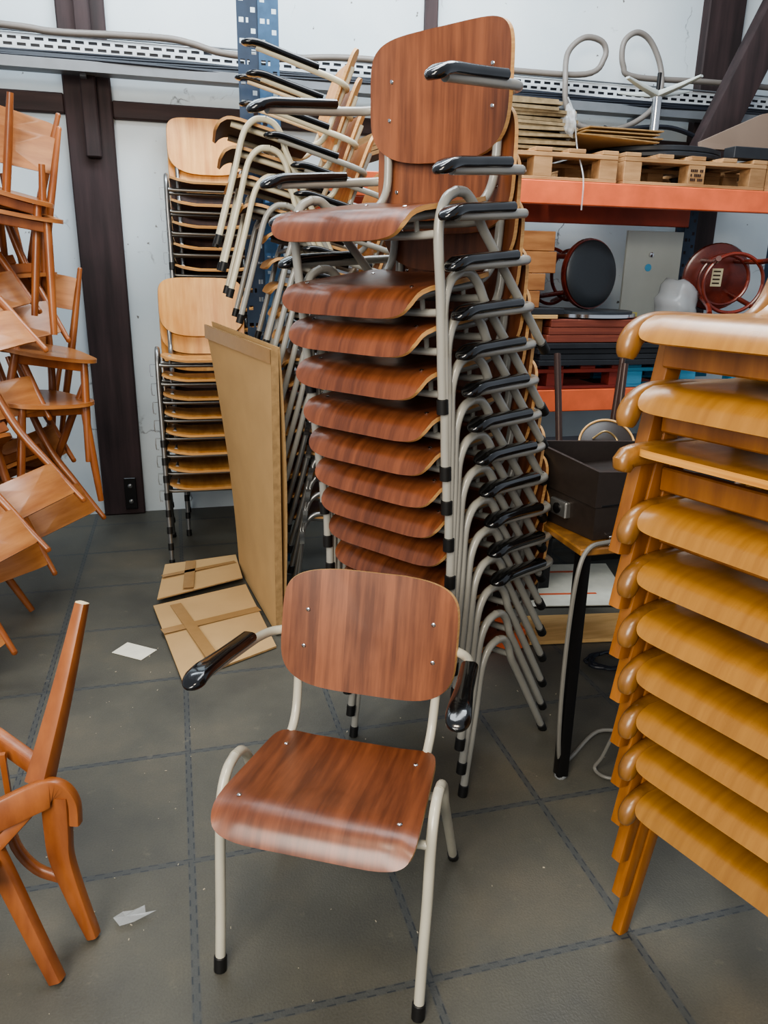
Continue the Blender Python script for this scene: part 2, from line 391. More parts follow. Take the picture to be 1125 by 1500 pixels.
# ---- tubular chair --------------------------------------------------------
def seat_flat(x, t):
    return seat_fn(x, t, True)
def seat_fn(x, t, flat=False):
    # t: -.19 (front) .. .19 (rear) measured along the sheet
    P = [(.075, .424), (.0, .430), (-.10, .441), (-.18, .450), (-.225, .453), (-.255, .447), (-.277, .430), (-.290, .405), (-.298, .380), (-.305, .355)]
    if flat: P = [(.075, .424), (.0, .428), (-.10, .436), (-.20, .444), (-.26, .446), (-.283, .440), (-.298, .428), (-.36, .38)]
    L_ = [0]
    for i in range(1, len(P)): L_.append(L_[-1]+math.hypot(P[i][0]-P[i-1][0], P[i][1]-P[i-1][1]))
    s = (.195-t); s = max(s, 0)
    for i in range(1, len(P)):
        if s <= L_[i] or i == len(P)-1:
            k = (s-L_[i-1])/(L_[i]-L_[i-1])
            y = P[i-1][0]+(P[i][0]-P[i-1][0])*k; z = P[i-1][1]+(P[i][1]-P[i-1][1])*k; break
    w = x*(1+.10*(s/.39-.5))
    fade = max(0, min(1, (.30-s)/.1))
    z -= (.024 if flat else .012)*(1-(x/.2)**2)*(1 if flat else fade)
    return (w, y, z)
def back_fn(x, t):
    z = .655+t-.012*(1-(x/.21)**2)*(1 if t < 0 else -.25)*(min(1, abs(t)/.13))
    y = .118+(z-.5)*.24+.034*(1-(x/.21)**2)
    return (x, y, z)
def make_chair(name, seat_m, tube_m, label, cat, group=None, arms=True, hook=False, arm_len=.0, screws=True, flat=False):
    root = thing(name, label, cat, group=group)
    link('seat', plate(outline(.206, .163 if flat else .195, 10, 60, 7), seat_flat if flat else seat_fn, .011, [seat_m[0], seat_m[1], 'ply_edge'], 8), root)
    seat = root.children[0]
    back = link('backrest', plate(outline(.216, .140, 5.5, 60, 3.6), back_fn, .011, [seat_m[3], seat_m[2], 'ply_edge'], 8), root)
    if screws:
        for px, pz in ((-.155, .70), (-.16, .615), (.155, .70), (.16, .615)):
            p = V(back_fn(px, pz-.655)); g = G(); g.lathe([(.005, 0), (.0055, .0015), (.003, .003)], (p.x, p.y-.0065, p.z), 10, mat=Matrix.Rotation(R(90), 3, 'X'))
            link('screw', g.build(tube_m if False else 'chrome'), back)
        for px, t in ((-.16, .13), (.16, .13), (-.165, -.10), (.165, -.10)):
            p = V(seat_fn(px, t)); g = G(); g.lathe([(.005, 0), (.0055, .0015), (.003, .003)], (p.x, p.y, p.z+.0055), 10)
            link('screw', g.build('chrome'), seat)
    for sx in (1, -1):
        X = .232*sx
        X = .228*sx; crown = V((X, -.112, .468))
        front = [(X*.985, -.240, .012), (X*.99, -.222, .14), (X, -.205, .27), (X, -.192, .38), (X, -.176, .43), (X, -.148, .46), crown]
        rear = [crown, (X, -.078, .458), (X, -.048, .425), (X, -.026, .376), (X*.998, .012, .320), (X*.994, .082, .218), (X*.99, .152, .115), (X*.985, .222, .012)]
        for pts, e in ((front, 0), (rear, -1)):
            g = G(); g.tube(pts, .0115, 12); lg = link('leg', g.build(tube_m), root)
            a = V(pts[e]); b = V(pts[1 if e == 0 else -2]); d = (b-a).normalized(); a0 = a-d*.012
            g = G(); g.tube([a0, a0+d*.004, a0+d*.034, a0+d*.036], lambda t: .0125+.002*(1 if t < .9 else 0), 12, smooth=False); link('foot_cap', g.build('rubber'), lg)
        g = G(); x = .168*sx
        g.tube([(x, -.235, .437), (x, -.1, .424), (x, .0, .412), (x, .045, .412), (x, .085, .424), (x*1.01, .118, .456), (x*1.02, .138, .51), (x*1.03, .152, .57), (x*1.04, .186, .70), (x*1.04, .19, .72)], .011, 12)
        link('back_tube', g.build(tube_m), root)
        if arms:
            g = G(); yt = -.185-arm_len
            g.tube([(.172*sx, .182, .640), (.205*sx, .174, .642), (.238*sx, .146, .645), (.252*sx, .10, .651), (.258*sx, .04, .658), (.263*sx, -.07, .673), (.267*sx, yt+.02, .686)], .0112, 12)
            link('arm_tube', g.build(tube_m), root)
            # moulded rest: flat bar with a flared drooping tip
            Lr = .275+arm_len; pts = []; W = []; n_ = 22
            for i in range(n_):
                t = 1-(1-i/(n_-1))**1.6; y = .055-Lr*t; xx = .258+.012*t
                z = .672+.034*t-(.016*max(0, (t-.74)/.26)**1.6)
                w = .038+.012*min(1, max(0, (t-.45)/.4)); h = .024-.001*max(0, (t-.8)/.2)
                q = 1.0 if t < .88 else math.sqrt(max(0, 1-((t-.88)/.121)**2)); W.append((w*max(q, .12), h*max(.25, q)))
                pts.append((xx*sx, y, z-(.002 if q < 1 else 0)))
            g = G(); g.sweep(pts, lambda i, n: rrect(W[i][0], W[i][1], min(W[i])*.46), up=(0, 0, 1)); link('armrest', g.build('black_plastic'), root)
        if hook:
            g = G(); g.sweep([(.240*sx, -.20, .40), (.262*sx, -.20, .40), (.264*sx, -.20, .37), (.262*sx, -.20, .345), (.250*sx, -.20, .343)], lambda i, n: [(a*.0015, b*.010) for a, b in ((-1,-1),(1,-1),(1,1),(-1,1))], up=(0, 1, 0))
            link('linking_hook', g.build('chrome'), root)
    for y, z in ((-.188, .392), (-.030, .386)):
        g = G(); g.tube([(-.230, y, z), (-.215, y, z+.002), (-.15, y, z+.0), (.15, y, z+.0), (.215, y, z+.002), (.230, y, z)], .0095, 10)
        for sx in (1, -1): g.tube([(.168*sx, y, z), (.168*sx, y+.004, z+(.045 if y < -.1 else .03))], .006, 8)
        link('crossbar', g.build(tube_m), root)
    return root
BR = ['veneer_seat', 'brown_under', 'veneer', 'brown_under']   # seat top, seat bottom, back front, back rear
OK_ = ['oak', 'brown_under', 'oak', 'oak']
OB = ['oak', 'brown_under', 'oak', 'brown_under']
# plate(): first material is on the normal side (a x b) ; x cross t -> for seat (x, rear) = up ; for back (x, up) = -y
def fixmats(s): return s
front_chair = make_chair('armchair', ['veneer_seat', 'brown_under', 'brown_under', 'veneer'], 'tube_front',
    'grey-framed brown plywood armchair standing alone in front of the stacks', 'chair')
front_chair.matrix_world = Mw((.32, 1.4465, 0), -28.9)

# ---- tall centre stack ----------------------------------------------------
proto = make_chair('armchair', ['veneer_seat', 'brown_under', 'brown_under', 'veneer'], 'tube_grey', '', 'chair')
SC = (.8165, 2.091); SR = -56.3
ff = [(-.240, 0), (-.255, .088), (-.270, .177), (-.286, .266), (-.303, .355), (-.322, .443), (-.335, .531), (-.345, .620), (-.354, .709), (-.367, .815), (-.382, .917), (-.393, 1.006), (-.415, 1.172)]
tl = [0, .5, 1.2, 2.6, 3.8, 5.2, 6.6, 8.2, 9.4, 11, 12, 13.2, 14.2]
def on_stack(c, rz, yf, zf, tilt, foot=-.240):
    """pose whose front feet stand at local (yf, zf), leaning forward by tilt degrees"""
    base = Matrix.Translation(V((c[0], c[1], 0))) @ Matrix.Rotation(R(rz), 4, 'Z')
    return base @ Matrix.Translation(V((0, yf, zf))) @ Matrix.Rotation(R(tilt), 4, 'X') @ Matrix.Translation(V((0, -foot, 0)))
for k in range(13):
    o = proto if k == 0 else copy_tree(proto)
    o.matrix_world = on_stack(SC, SR, ff[k][0], ff[k][1], tl[k])
    i = 12-k
    lab = ('topmost brown armchair with full backrest showing, on the tall central stack' if i == 0 else
           'bottom brown armchair of the tall central stack, feet on the floor' if k == 0 else
           'grey-framed brown armchair, %s of the tall central stack' % rank(i))
    tag(o, lab, 'chair', 'brown armchairs in the tall central stack')

# ---- leaning stack of oak armchairs behind --------------------------------
pA = make_chair('armchair', ['oak', 'brown_under', 'oak', 'oak'], 'tube_cream', '', 'chair', arm_len=.01, screws=False)
pB = make_chair('armchair', ['oak', 'brown_under', 'oak', 'oak'], 'tube_grey', '', 'chair', arm_len=.01, screws=False)
pC = make_chair('stacking_chair', ['oak', 'brown_under', 'brown_under', 'brown_under'], 'tube_steel', '', 'chair', arms=False, hook=True, screws=False)
usedp = set()
def inst(p):
    if p.name in usedp: return copy_tree(p)
    usedp.add(p.name); return p
N2 = 17
for k in range(N2):
    p = pC if k < 6 else (pB if k < 14 else pA)
    o = inst(p); i = N2-1-k
    tilt = -min(8.5, k*2.9)
    fx = {16: .184, 15: .198, 14: .22, 13: .255, 12: .352, 11: .362, 10: .37, 9: .39}.get(k, .445-.005*k)
    o.matrix_world = on_stack((.62, 3.36), -92, (fx-.62), .0985*k, tilt)
    if k < 6:
        lab = ('armless brown chair, %s of the armless ones under the oak armchairs' % rank(5-k)).replace('topmost of the armless ones', 'topmost armless one')
        tag(o, lab, 'chair', 'armless chairs under the oak armchairs')
    else:
        fr = 'cream' if k >= 14 else 'grey'
        tag(o, '%s-framed oak armchair, %s of the side-on oak stack behind' % (fr, rank(i)), 'chair', 'oak armchairs seen from the side')

# ---- two stacks of armless chairs by the wall -----------------------------
pD = make_chair('stacking_chair', ['oak', 'brown_under', 'oak', 'oak'], 'tube_steel', '', 'chair', arms=False, hook=True, screws=False, flat=True)
pE = make_chair('stacking_chair', ['oak', 'brown_under', 'brown_under', 'brown_under'], 'tube_steel', '', 'chair', arms=False, hook=True, screws=False, flat=True)  # oak backrests turned dark brown: shade between stacked seats put into the colour
for k in range(8):
    o = inst(pD if k > 4 else pE); o.matrix_world = on_stack((.135, 4.08), -1, -.24-.004*k, .0915*k, 0); i = 7-k
    tag(o, 'armless oak chair, %s of the lower wall stack' % rank(i) if i else 'topmost armless oak chair of the lower stack by the wall', 'chair', 'armless chairs in the lower wall stack')
for k in range(15):
    o = inst(pD if k > 12 else pE); o.matrix_world = on_stack((.23, 4.55), -1, -.24, .1055*k, 0); i = 14-k
    tag(o, ('armless oak chair, %s of the taller wall stack' % rank(i)) if i else 'topmost armless oak chair of the tall stack against the wall', 'chair', 'armless chairs in the tall wall stack')

# ---- golden shell chairs on the right -------------------------------------
def shell_fn(flat=False):
    if flat: P = [(.20, .97), (.18, .82), (.145, .64), (.115, .52), (.08, .450), (.03, .425), (-.06, .430), (-.28, .436), (-.32, .437)]
    else: P = [(.22, .94), (.192, .82), (.148, .64), (.112, .52), (.075, .455), (.02, .425), (-.07, .426), (-.19, .432), (-.24, .430), (-.270, .419), (-.284, .400), (-.290, .372)]
    L_ = [0]
    for i in range(1, len(P)): L_.append(L_[-1]+math.hypot(P[i][0]-P[i-1][0], P[i][1]-P[i-1][1]))
    return P, L_
def path_at(P, L_, s):
    for i in range(1, len(P)):
        if s <= L_[i] or i == len(P)-1:
            k = (s-L_[i-1])/(L_[i]-L_[i-1]); return (P[i-1][0]+(P[i][0]-P[i-1][0])*k, P[i-1][1]+(P[i][1]-P[i-1][1])*k)
def make_shell_chair(flat=False, top=True):
    root = thing('plywood_chair', '', 'chair')
    P, L_ = shell_fn(flat)
    s1 = L_[-1]-.012; s0 = L_[4]-.01
    Ps = crv([(0, y, z) for y, z in P], 4)
    def mkfn(a, b):
        LL = [0]
        for i in range(1, len(Ps)): LL.append(LL[-1]+(Ps[i]-Ps[i-1]).length)
        PP = [(p.y, p.z) for p in Ps]; mid = (a+b)/2
        def fn(x, t):
            s = mid-t; y, z = path_at(PP, LL, max(0, min(LL[-1], s)))
            return (x, y, z)
        return fn, LL[-1]
    fn, T = mkfn(0, 0)
    a, b = L_[4]-.005, T-.022
    fn, T = mkfn(a, b)
    link('seat', plate(outline(.226, (b-a)/2, 18, 64), fn, .013, ['gold', 'gold', 'gold_edge'], 9), root)
    if top:
        a2, b2 = .01, L_[3]
        fn2, T = mkfn(a2, b2)
        link('backrest', plate(outline(.222, (b2-a2)/2, 8, 44), fn2, .012, ['gold', 'gold', 'gold_edge'], 6), root)
    for sx in (1, -1):
        # solid side rail: runs under the sheet edge, rounded nose in front, sweeps up to the back
        pts = [(.240*sx, y, z-.012) for y, z in P]
        if not flat: pts[-2:] = [(.240*sx, -.284, .392), (.240*sx, -.290, .366)]
        else: pts = pts[:-1]+[(.240*sx, -.30, .398)]
        if not top: pts = pts[3:]
        cp = crv(pts, 5); n = len(cp)
        def pr(i, n_):
            e = min(1, (n-1-i)/3.5); q = .62+.38*math.sqrt(e)
            return rrect(.040*q, .034*q, .014*q)
        g = G(); g.sweep(cp, pr, up=(1, 0, 0)); link('side_rail', g.build('gold_solid'), root)
        for pts, w in (([(.272*sx, -.212, 0), (.268*sx, -.175, .20), (.262*sx, -.135, .42)], .0), ([(.272*sx, .20, 0), (.268*sx, .15, .2), (.262*sx, .09, .41)], 0)):
            g = G(); g.sweep(crv(pts, 4), lambda i, n_: rrect(.027+.006*i/n_, .033+.012*i/n_, .005, 2), up=(0, 1, 0)); link('leg', g.build('gold_leg'), root)
    g = G(); g.rbox((-.25, -.185, .345), (.25, -.165, .39), .003); link('apron', g.build('gold_leg'), root)
    g = G(); g.rbox((-.25, .07, .345), (.25, .09, .39), .003); link('apron', g.build('gold_leg'), root)
    return root
gc = make_shell_chair(False, True); gcut = make_shell_chair(False, False); gflat = make_shell_chair(True, False)
GC = V((1.216, 1.024, 0))
for k in range(10):
    p = gc if k == 9 else (gflat if k == 7 else gcut)
    o = inst(p); i = 9-k
    z = .109*k + (.012*(1-k/9) if k else 0) + (0, 0, 0, 0, 0, 0, .002, .0, .004, .012)[k]
    pos = GC + V((-.956, -.29, 0))*(.0180*k)
    o.matrix_world = Mw((pos.x, pos.y, z), -73)
    if i == 0: lab = 'topmost golden plywood chair, its curved back rising beside the rack'
    elif k == 7: lab = 'golden plywood chair with flat square-edged seat, third from the stack top'
    elif k == 0: lab = 'bottom golden plywood chair of the golden stack, long front leg on the floor'
    else: lab = 'golden plywood chair with rolled front edge, %s of the golden stack' % rank(i)
    tag(o, lab, 'chair', 'golden plywood chairs in a stack')

# ---- tangled pile of beech cafe chairs ------------------------------------
def make_cafe():
    root = thing('cafe_chair', '', 'chair')
    def sf(x, t):
        return (x*(1-.12*(t/.2)), t, .445+.010*((x/.2)**2)-.008*math.cos(t*8))
    link('seat', plate(outline(.2, .195, 3.2, 44), sf, .016, ['honey_panel', 'honey', 'honey_panel'], 6), root)
    def bf(x, t): return (x, .235+.035*(1-(x/.19)**2)+t*.18, .70+t)
    link('backrest', plate(outline(.192, .075, 12, 40), bf, .010, ['honey_panel', 'honey_panel', 'honey_panel'], 5), root)
    for sx in (1, -1):
        g = G(); g.tube([(.19*sx, -.20, 0), (.165*sx, -.165, .22), (.14*sx, -.13, .44)], lambda t: .0115+.006*math.sin(math.pi*min(1, t*.62+.1)), 10); link('leg', g.build('honey'), root)
        g = G(); g.tube([(.175*sx, .215, 0), (.170*sx, .19, .22), (.170*sx, .180, .44), (.180*sx, .215, .62), (.192*sx, .262, .815)], lambda t: .011+.0065*math.sin(math.pi*t), 10)
        g.lathe([(.012, -.004), (.011, .006), (.006, .011)], (.192*sx, .262, .815), 10)
        link('back_post', g.build('honey'), root)
    for y in (-.125, .165):
        g = G(); g.rbox((-.14, y-.011, .395), (.14, y+.011, .435), .003); link('apron', g.build('honey'), root)
    return root
cafe = make_cafe()
def pose(anchor, la, u, w):
    """rigid pose: local point la at world anchor, local z along u, local x along w"""
    u = V(u).normalized(); w = V(w); w = (w-u*w.dot(u)).normalized(); y = u.cross(w)
    m = Matrix((w, y, u)).transposed().to_4x4()
    m.translation = V(anchor)-m.to_3x3()@V(la)
    return m
E1 = (.192, .262, .815); E0 = (-.192, .262, .815)
D = (.50, -.10, -.86); W = (.83, .50, .10)
W = (.64, .76, .10)
pile = [
 ((-.503, 3.294, 1.17), E1, (.45, -.22, -.86), (.66, .74, .12), 'upside-down cafe chair with a broad golden backrest halfway up the pile'),
 ((-.469, 3.72, 1.17), E1, (.30, -.15, -.94), (.92, .4, 0), 'upside-down cafe chair with backrest just behind the broad golden one'),
 ((-.409, 3.182, .577), E1, (.45, -.22, -.86), W, 'upside-down cafe chair, slanted brown backrest above the lowest one near the timber post'),
 ((-.508, 2.853, .488), E1, (.44, -.22, -.86), W, 'upside-down cafe chair with bright orange backrest low at the front of the pile'),
 ((-.376, 3.542, .385), E1, (.38, -.20, -.90), W, 'upside-down cafe chair, low backrest next to the foot of the timber post'),
 ((-.555, 3.2, .26), E1, (.22, -.20, -.95), (.75, .66, 0), 'upside-down cafe chair, backrest near the floor behind the bright orange one'),
 ((-.640, 2.723, .149), E1, (.25, -.05, -.95), (.8, .55, .1), 'upside-down cafe chair with post tips almost touching the floor'),
 ((-.513, 3.80, .60), E1, (.30, 0, -.94), (.9, .4, .0), 'upside-down cafe chair deep in the pile, pale backrest seen through the legs'),
 ((-.445, 3.98, 2.12), E1, (.27, -.06, .96), (.97, .2, .0), 'upright cafe chair on top of the pile, backrest against the white wall'),
 ((-.438, 3.90, 2.055), E1, (.18, -.06, .98), (.97, .2, .0), 'upright cafe chair nested directly beneath the topmost upright one'),
 ((-.423, 4.022, 1.47), E1, (.20, 0, .98), (.90, .35, .0), 'upright cafe chair by the timber post, dark backrest at upper mid height'),
 ((-.594, 3.755, 2.16), (-.19, -.20, 0), (-.02, .02, -1), (-.9, -.35, 0), 'upside-down cafe chair topping the pile, one leg pointing straight up'),
 ((-.419, 3.70, .976), (-.19, -.20, 0), (-.26, .02, -.95), (-.9, -.3, .0), 'upside-down cafe chair, slim crossed leg pointing up beside the post'),
 ((-.46, 3.75, .905), (.19, 0, .445), (.10, 0, .99), (.8, .6, 0), 'upright cafe chair, round seat edge at mid height near the timber post'),
 ((-.700, 3.397, .012), (.19, -.20, 0), (-.30, .05, .95), (.8, .6, 0), 'tilted upright cafe chair, its foot on the floor at the pile base'),
 ((-.51, 3.80, 1.90), (-.19, -.20, 0), (.08, .02, -.99), (-.85, -.5, 0), 'upside-down cafe chair just below the top seats, leg up against them'),
 ((-.55, 3.50, .86), E1, (.20, -.10, -.97), (.85, .5, 0), 'upside-down cafe chair in the thick of the pile above the slanted brown backrest'),
 ((-.56, 3.62, 1.30), E1, (.36, -.10, -.93), (.8, .6, 0), 'upside-down cafe chair behind the broad golden backrest, posts slanting down'),
]
for i, (a, la, u, w, lab) in enumerate(pile):
    o = inst(cafe); o.matrix_world = pose(a, la, u, w)
    tag(o, lab, 'chair', 'beech cafe chairs in the tangled pile')

# ---- overturned angular armchair, front left ------------------------------
oa = thing('overturned_armchair', 'overturned orange-brown wooden armchair with one square leg pointing up', 'chair', Matrix.Translation(V((-.36, 1.5, 0))))
def wpart(name, g, mats, parent, **k):
    o = link(name, g.build(mats, **k)); o.parent = parent
    o.matrix_parent_inverse = parent.matrix_world.inverted(); return o
bpy.context.view_layer.update()
g = G(); g.sweep(crv([(-.236, 1.637, .785), (-.29, 1.59, .60), (-.35, 1.545, .41)], 4), lambda i, n: rrect(.024+.022*i/(n-1), .026+.024*i/(n-1), .006, 2), up=(1, -.6, 0))
g.sweep([(-.236, 1.637, .785), (-.2354, 1.6374, .787)], lambda i, n: rrect(.023, .025, .006, 2), up=(1, -.6, 0), mi=1)
wpart('leg', g, ['honey', 'sawn'], oa)
g = G(); g.sweep(crv([(-.62, 1.47, .338), (-.502, 1.484, .364), (-.423, 1.491, .382), (-.36, 1.508, .396), (-.32, 1.522, .396), (-.302, 1.527, .362), (-.303, 1.527, .31)], 6), lambda i, n: rrect(.066, .026, .006, 2), up=(-.35, -1, .1))
wpart('armrest', g, 'honey', oa)
g = G(); g.sweep(crv([(-.318, 1.528, .385), (-.322, 1.528, .29), (-.322, 1.525, .22), (-.302, 1.515, .12), (-.272, 1.498, .010)], 5), lambda i, n: rrect(.030, .062-.034*(i/(n-1))**2, .008, 2), up=(.85, -.3, 0.2))
wpart('leg', g, 'honey', oa)
g = G(); g.sweep(crv([(-.470, 1.50, .36), (-.425, 1.468, .24), (-.380, 1.43, .12), (-.338, 1.398, .006)], 4), lambda i, n: rrect(.028, .050-.018*i/(n-1), .006, 2), up=(.8, -.3, .4))
wpart('leg', g, 'honey', oa)
g = G(); g.sweep([(-.52, 1.50, .22), (-.426, 1.483, .322), (-.352, 1.515, .385)], lambda i, n: rrect(.028, .026, .006, 2), up=(0, -1, .3)); wpart('brace', g, 'honey', oa)
g = G(); g.sweep(crv([(-.44, 1.60, .31), (-.425, 1.575, .23), (-.385, 1.56, .17), (-.33, 1.54, .15)], 4), lambda i, n: rrect(.022, .024, .006, 2), up=(0, -1, .3)); wpart('stretcher', g, 'honey', oa)
g = G(); g.sweep([(-.66, 1.80, .53), (-.451, 1.66, .462), (-.36, 1.58, .428)], lambda i, n: rrect(.030, .040, .006, 2), up=(0, 0, 1)); wpart('back_rail', g, 'honey', oa)
g = G()
for t in range(6):
    x = -.66+.045*t; g.box((x, 1.74-.03*t, .30), (x+.012, 1.752-.03*t, .52-.012*t))
wpart('back_slats', g, 'honey', oa)
g = G(); g.rbox((-.80, 1.38, .27), (-.43, 1.66, .30), .006); wpart('seat', g, 'honey_panel', oa)
g = G(); g.sweep([(-.70, 1.52, .28), (-.74, 1.50, .004)], lambda i, n: rrect(.03, .04, .006, 2), up=(0, 1, 0)); wpart('leg', g, 'honey', oa)

# ------------------------------------------------------------------ room shell
g = G(); g.box((-3, -2.5, -.05), (6, 4.95, 0)); struct('floor', g.build('floor', False))
g = G(); g.box((-3, 4.85, 0), (6, 4.95, 4.0)); struct('wall_back', g.build('wall', False))
def beam(name, lo, hi, m='timber'):
    g = G(); g.rbox(lo, hi, .008); return struct(name, g.build(m))
beam('trim_1', (-.50, 4.80, 0), (-.258, 4.9, 4)); beam('trim_2', (3.36, 4.78, 0), (3.63, 4.9, 4)); beam('trim_3', (1.508, 4.81, 0), (1.585, 4.9, 4))
beam('trim_4', (-3, 4.81, 2.265), (-.50, 4.9, 2.365), 'timber_h'); beam('trim_5', (-.258, 4.81, 2.255), (1.508, 4.9, 2.345), 'timber_h'); beam('trim_6', (1.585, 4.815, 2.235), (3.36, 4.9, 2.335), 'timber_h')
beam('trim_7', (-.41, 4.76, 2.05), (-.33, 4.80, 4))
g = G(); a = V((3.85, 4.45, 3.55)); b_ = V((3.10, 4.45, 1.95))
g.sweep([a, b_], lambda i, n: rrect(.10, .20, .008, 2), up=(1, 0, 0)); struct('trim_8', g.build('timber'))
g = G(); g.rbox((-.37, 4.782, .04), (-.30, 4.80, .24), .003)
br = link('post_bracket', g.build('black_metal')); tag(br, 'small black bolted plate at the foot of the timber post', 'bracket')
for z in (.09, .19):
    g = G(); g.lathe([(.014, 0), (.014, .006), (.006, .012)], (-.335, 4.782, z), 8, mat=Matrix.Rotation(R(90), 3, 'X')); link('bolt', g.build('tube_steel'), br)

# ---- cable tray with its cables -------------------------------------------
def perforated(x0, x1, z0, z1, hole_fn, nx, nz, depth=.003):
    """sheet in the xz plane at y=0 with rectangular holes where hole_fn(i,j)"""
    v = []; f = []
    for y in (0, depth):
        for j in range(nz+1):
            for i in range(nx+1): v.append((x0+(x1-x0)*i/nx, y, z0+(z1-z0)*j/nz))
    o = (nx+1)*(nz+1)
    for j in range(nz):
        for i in range(nx):
            if hole_fn(i, j): 
                continue
            a = j*(nx+1)+i; q = (a, a+1, a+nx+2, a+nx+1); f.append(q); f.append(tuple(o+t for t in q[::-1]))
    return v, f
tray = thing('cable_tray', 'white perforated cable tray running along the back wall', 'cable tray', Matrix.Translation(V((0, 4.7, 2.458))))
nx = 420
for zz0, zz1, nm in ((0.072, .145, 'perforated_side'),):
    v, f = perforated(-3, 6, zz0, zz1, lambda i, j: (j in (1, 3)) and ((i + j) % 3 != 0), nx, 5)
    g = G(); g.add([(a, b, c+.0) for a, b, c in v], f); o = link(nm, g.build('tray_white', False), tray)
g = G(); g.box((-3, .006, .070), (6, .008, .147)); link('tray_hole_shade', g.build('cable_black', False), tray)  # dark strip added behind the holes to stand in for their shade
g = G(); g.rbox((-3, -.10, -.012), (6, .09, .004), .002); o = link('tray_base', g.build('tray_grey'), tray)
g = G(); g.rbox((-3, -.105, -.03), (6, -.10, .02), .001); g.rbox((-3, -.012, .148), (6, -.002, .156), .002); link('tray_rail', g.build('tray_grey'), tray)
for i in range(8):
    g = G(); x = -2.6+1.1*i; g.box((x, .0, -.03), (x+.03, .148, -.0125)); link('tray_bracket', g.build('tray_grey', False), tray)
def cable(name, lab, cat, pts, r, m, group=None, k=8):
    g = G(); g.tube(pts, r, k); o = link(name, g.build(m)); return tag(o, lab, cat, group)
def wig(x0, x1, z, amp, y, ph, step=.28):
    n = int((x1-x0)/step); return [(x0+(x1-x0)*i/n, y+.006*math.sin(i*1.7+ph), z+amp*math.sin(i*.9+ph)) for i in range(n+1)]
cable('conduit_pipe', 'thick grey conduit sagging along the cable tray left of the blue upright', 'conduit', [(-2.9, 4.62, 2.62), (-.9, 4.62, 2.615), (-.5, 4.62, 2.60), (-.2, 4.62, 2.61), (.05, 4.62, 2.615), (.18, 4.62, 2.60), (.33, 4.62, 2.57), (.6, 4.62, 2.565), (1.0, 4.62, 2.60), (1.6, 4.62, 2.60), (1.93, 4.62, 2.61), (2.45, 4.62, 2.625), (2.57, 4.62, 2.72), (2.55, 4.62, 2.80), (2.43, 4.62, 2.815), (2.33, 4.62, 2.73), (2.30, 4.567, 2.57), (2.32, 4.56, 2.43), (2.42, 4.56, 2.335), (2.67, 4.56, 2.335), (2.85, 4.56, 2.42), (2.935, 4.565, 2.53), (2.945, 4.60, 2.69), (2.87, 4.62, 2.83), (2.77, 4.62, 2.87), (2.69, 4.62, 2.81), (2.70, 4.62, 2.69), (2.80, 4.62, 2.635), (3.4, 4.62, 2.645), (4.6, 4.62, 2.64)], .017, 'cable_grey', k=10)
for i in range(5):
    cable('electric_cable', ['thin black cable lying lowest in the wall tray', 'black cable second from the bottom in the wall tray', 'black cable at the middle of the tray bundle', 'black cable second from the top of the tray bundle', 'black cable lying uppermost in the tray bundle'][i], 'cable', wig(-2.9, 5.5, 2.478+.009*i, .005, 4.60+.012*i, i*1.3), .008, 'cable_black', 'black cables in the wall tray', 6)
cable('electric_cable', 'dark cable hanging in a low loop under the tray by the rack', 'cable', [(2.55, 4.52, 2.33), (2.62, 4.5, 2.31), (2.8, 4.5, 2.34), (3.0, 4.5, 2.35), (3.2, 4.5, 2.30), (3.27, 4.5, 2.22)], .014, 'cable_black')

# ---- pallet rack ----------------------------------------------------------
rack = thing('pallet_rack', 'blue and orange steel pallet rack along the back wall', 'rack', Matrix.Translation(V((0, 0, 0))))
def upright(x0, x1, y, z1, m):
    nxh, nzh = 9, int(z1/.02)
    v, f = perforated(x0, x1, 0, z1, lambda i, j: (i in (1, 2) and j % 4 == 1) or (i in (6, 7) and j % 4 == 3) or (i in (4,) and j % 8 == 5), nxh, nzh)
    return [(a, b+y, c) for a, b, c in v], f
for y0, X0, ht in ((3.78, .425, 3.2), (4.66, .53, 2.0)):
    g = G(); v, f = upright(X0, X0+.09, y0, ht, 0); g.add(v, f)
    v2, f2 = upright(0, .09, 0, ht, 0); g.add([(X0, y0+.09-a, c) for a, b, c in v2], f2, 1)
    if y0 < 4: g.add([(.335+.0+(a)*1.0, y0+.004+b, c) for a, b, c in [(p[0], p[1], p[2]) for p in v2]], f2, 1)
    link('upright', g.build(['blue_steel', 'blue_shaded'], False), rack)
for y0 in (3.78, 4.66):
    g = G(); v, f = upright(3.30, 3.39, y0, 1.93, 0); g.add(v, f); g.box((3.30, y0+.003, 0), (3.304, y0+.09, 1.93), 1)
    link('upright', g.build(['blue_shaded', 'blue_shaded'], False), rack)
for z0, z1 in ((1.825, 1.935), (.765, .885)):
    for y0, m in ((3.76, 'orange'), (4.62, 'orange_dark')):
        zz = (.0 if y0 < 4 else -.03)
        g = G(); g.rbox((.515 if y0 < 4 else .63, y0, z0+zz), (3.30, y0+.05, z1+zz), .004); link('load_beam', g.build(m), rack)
for i in range(6):
    g = G(); g.rbox((.62+i*.45, 3.81, .862), (.70+i*.45, 4.62, .884), .003); link('deck_support', g.build('tube_dark'), rack)

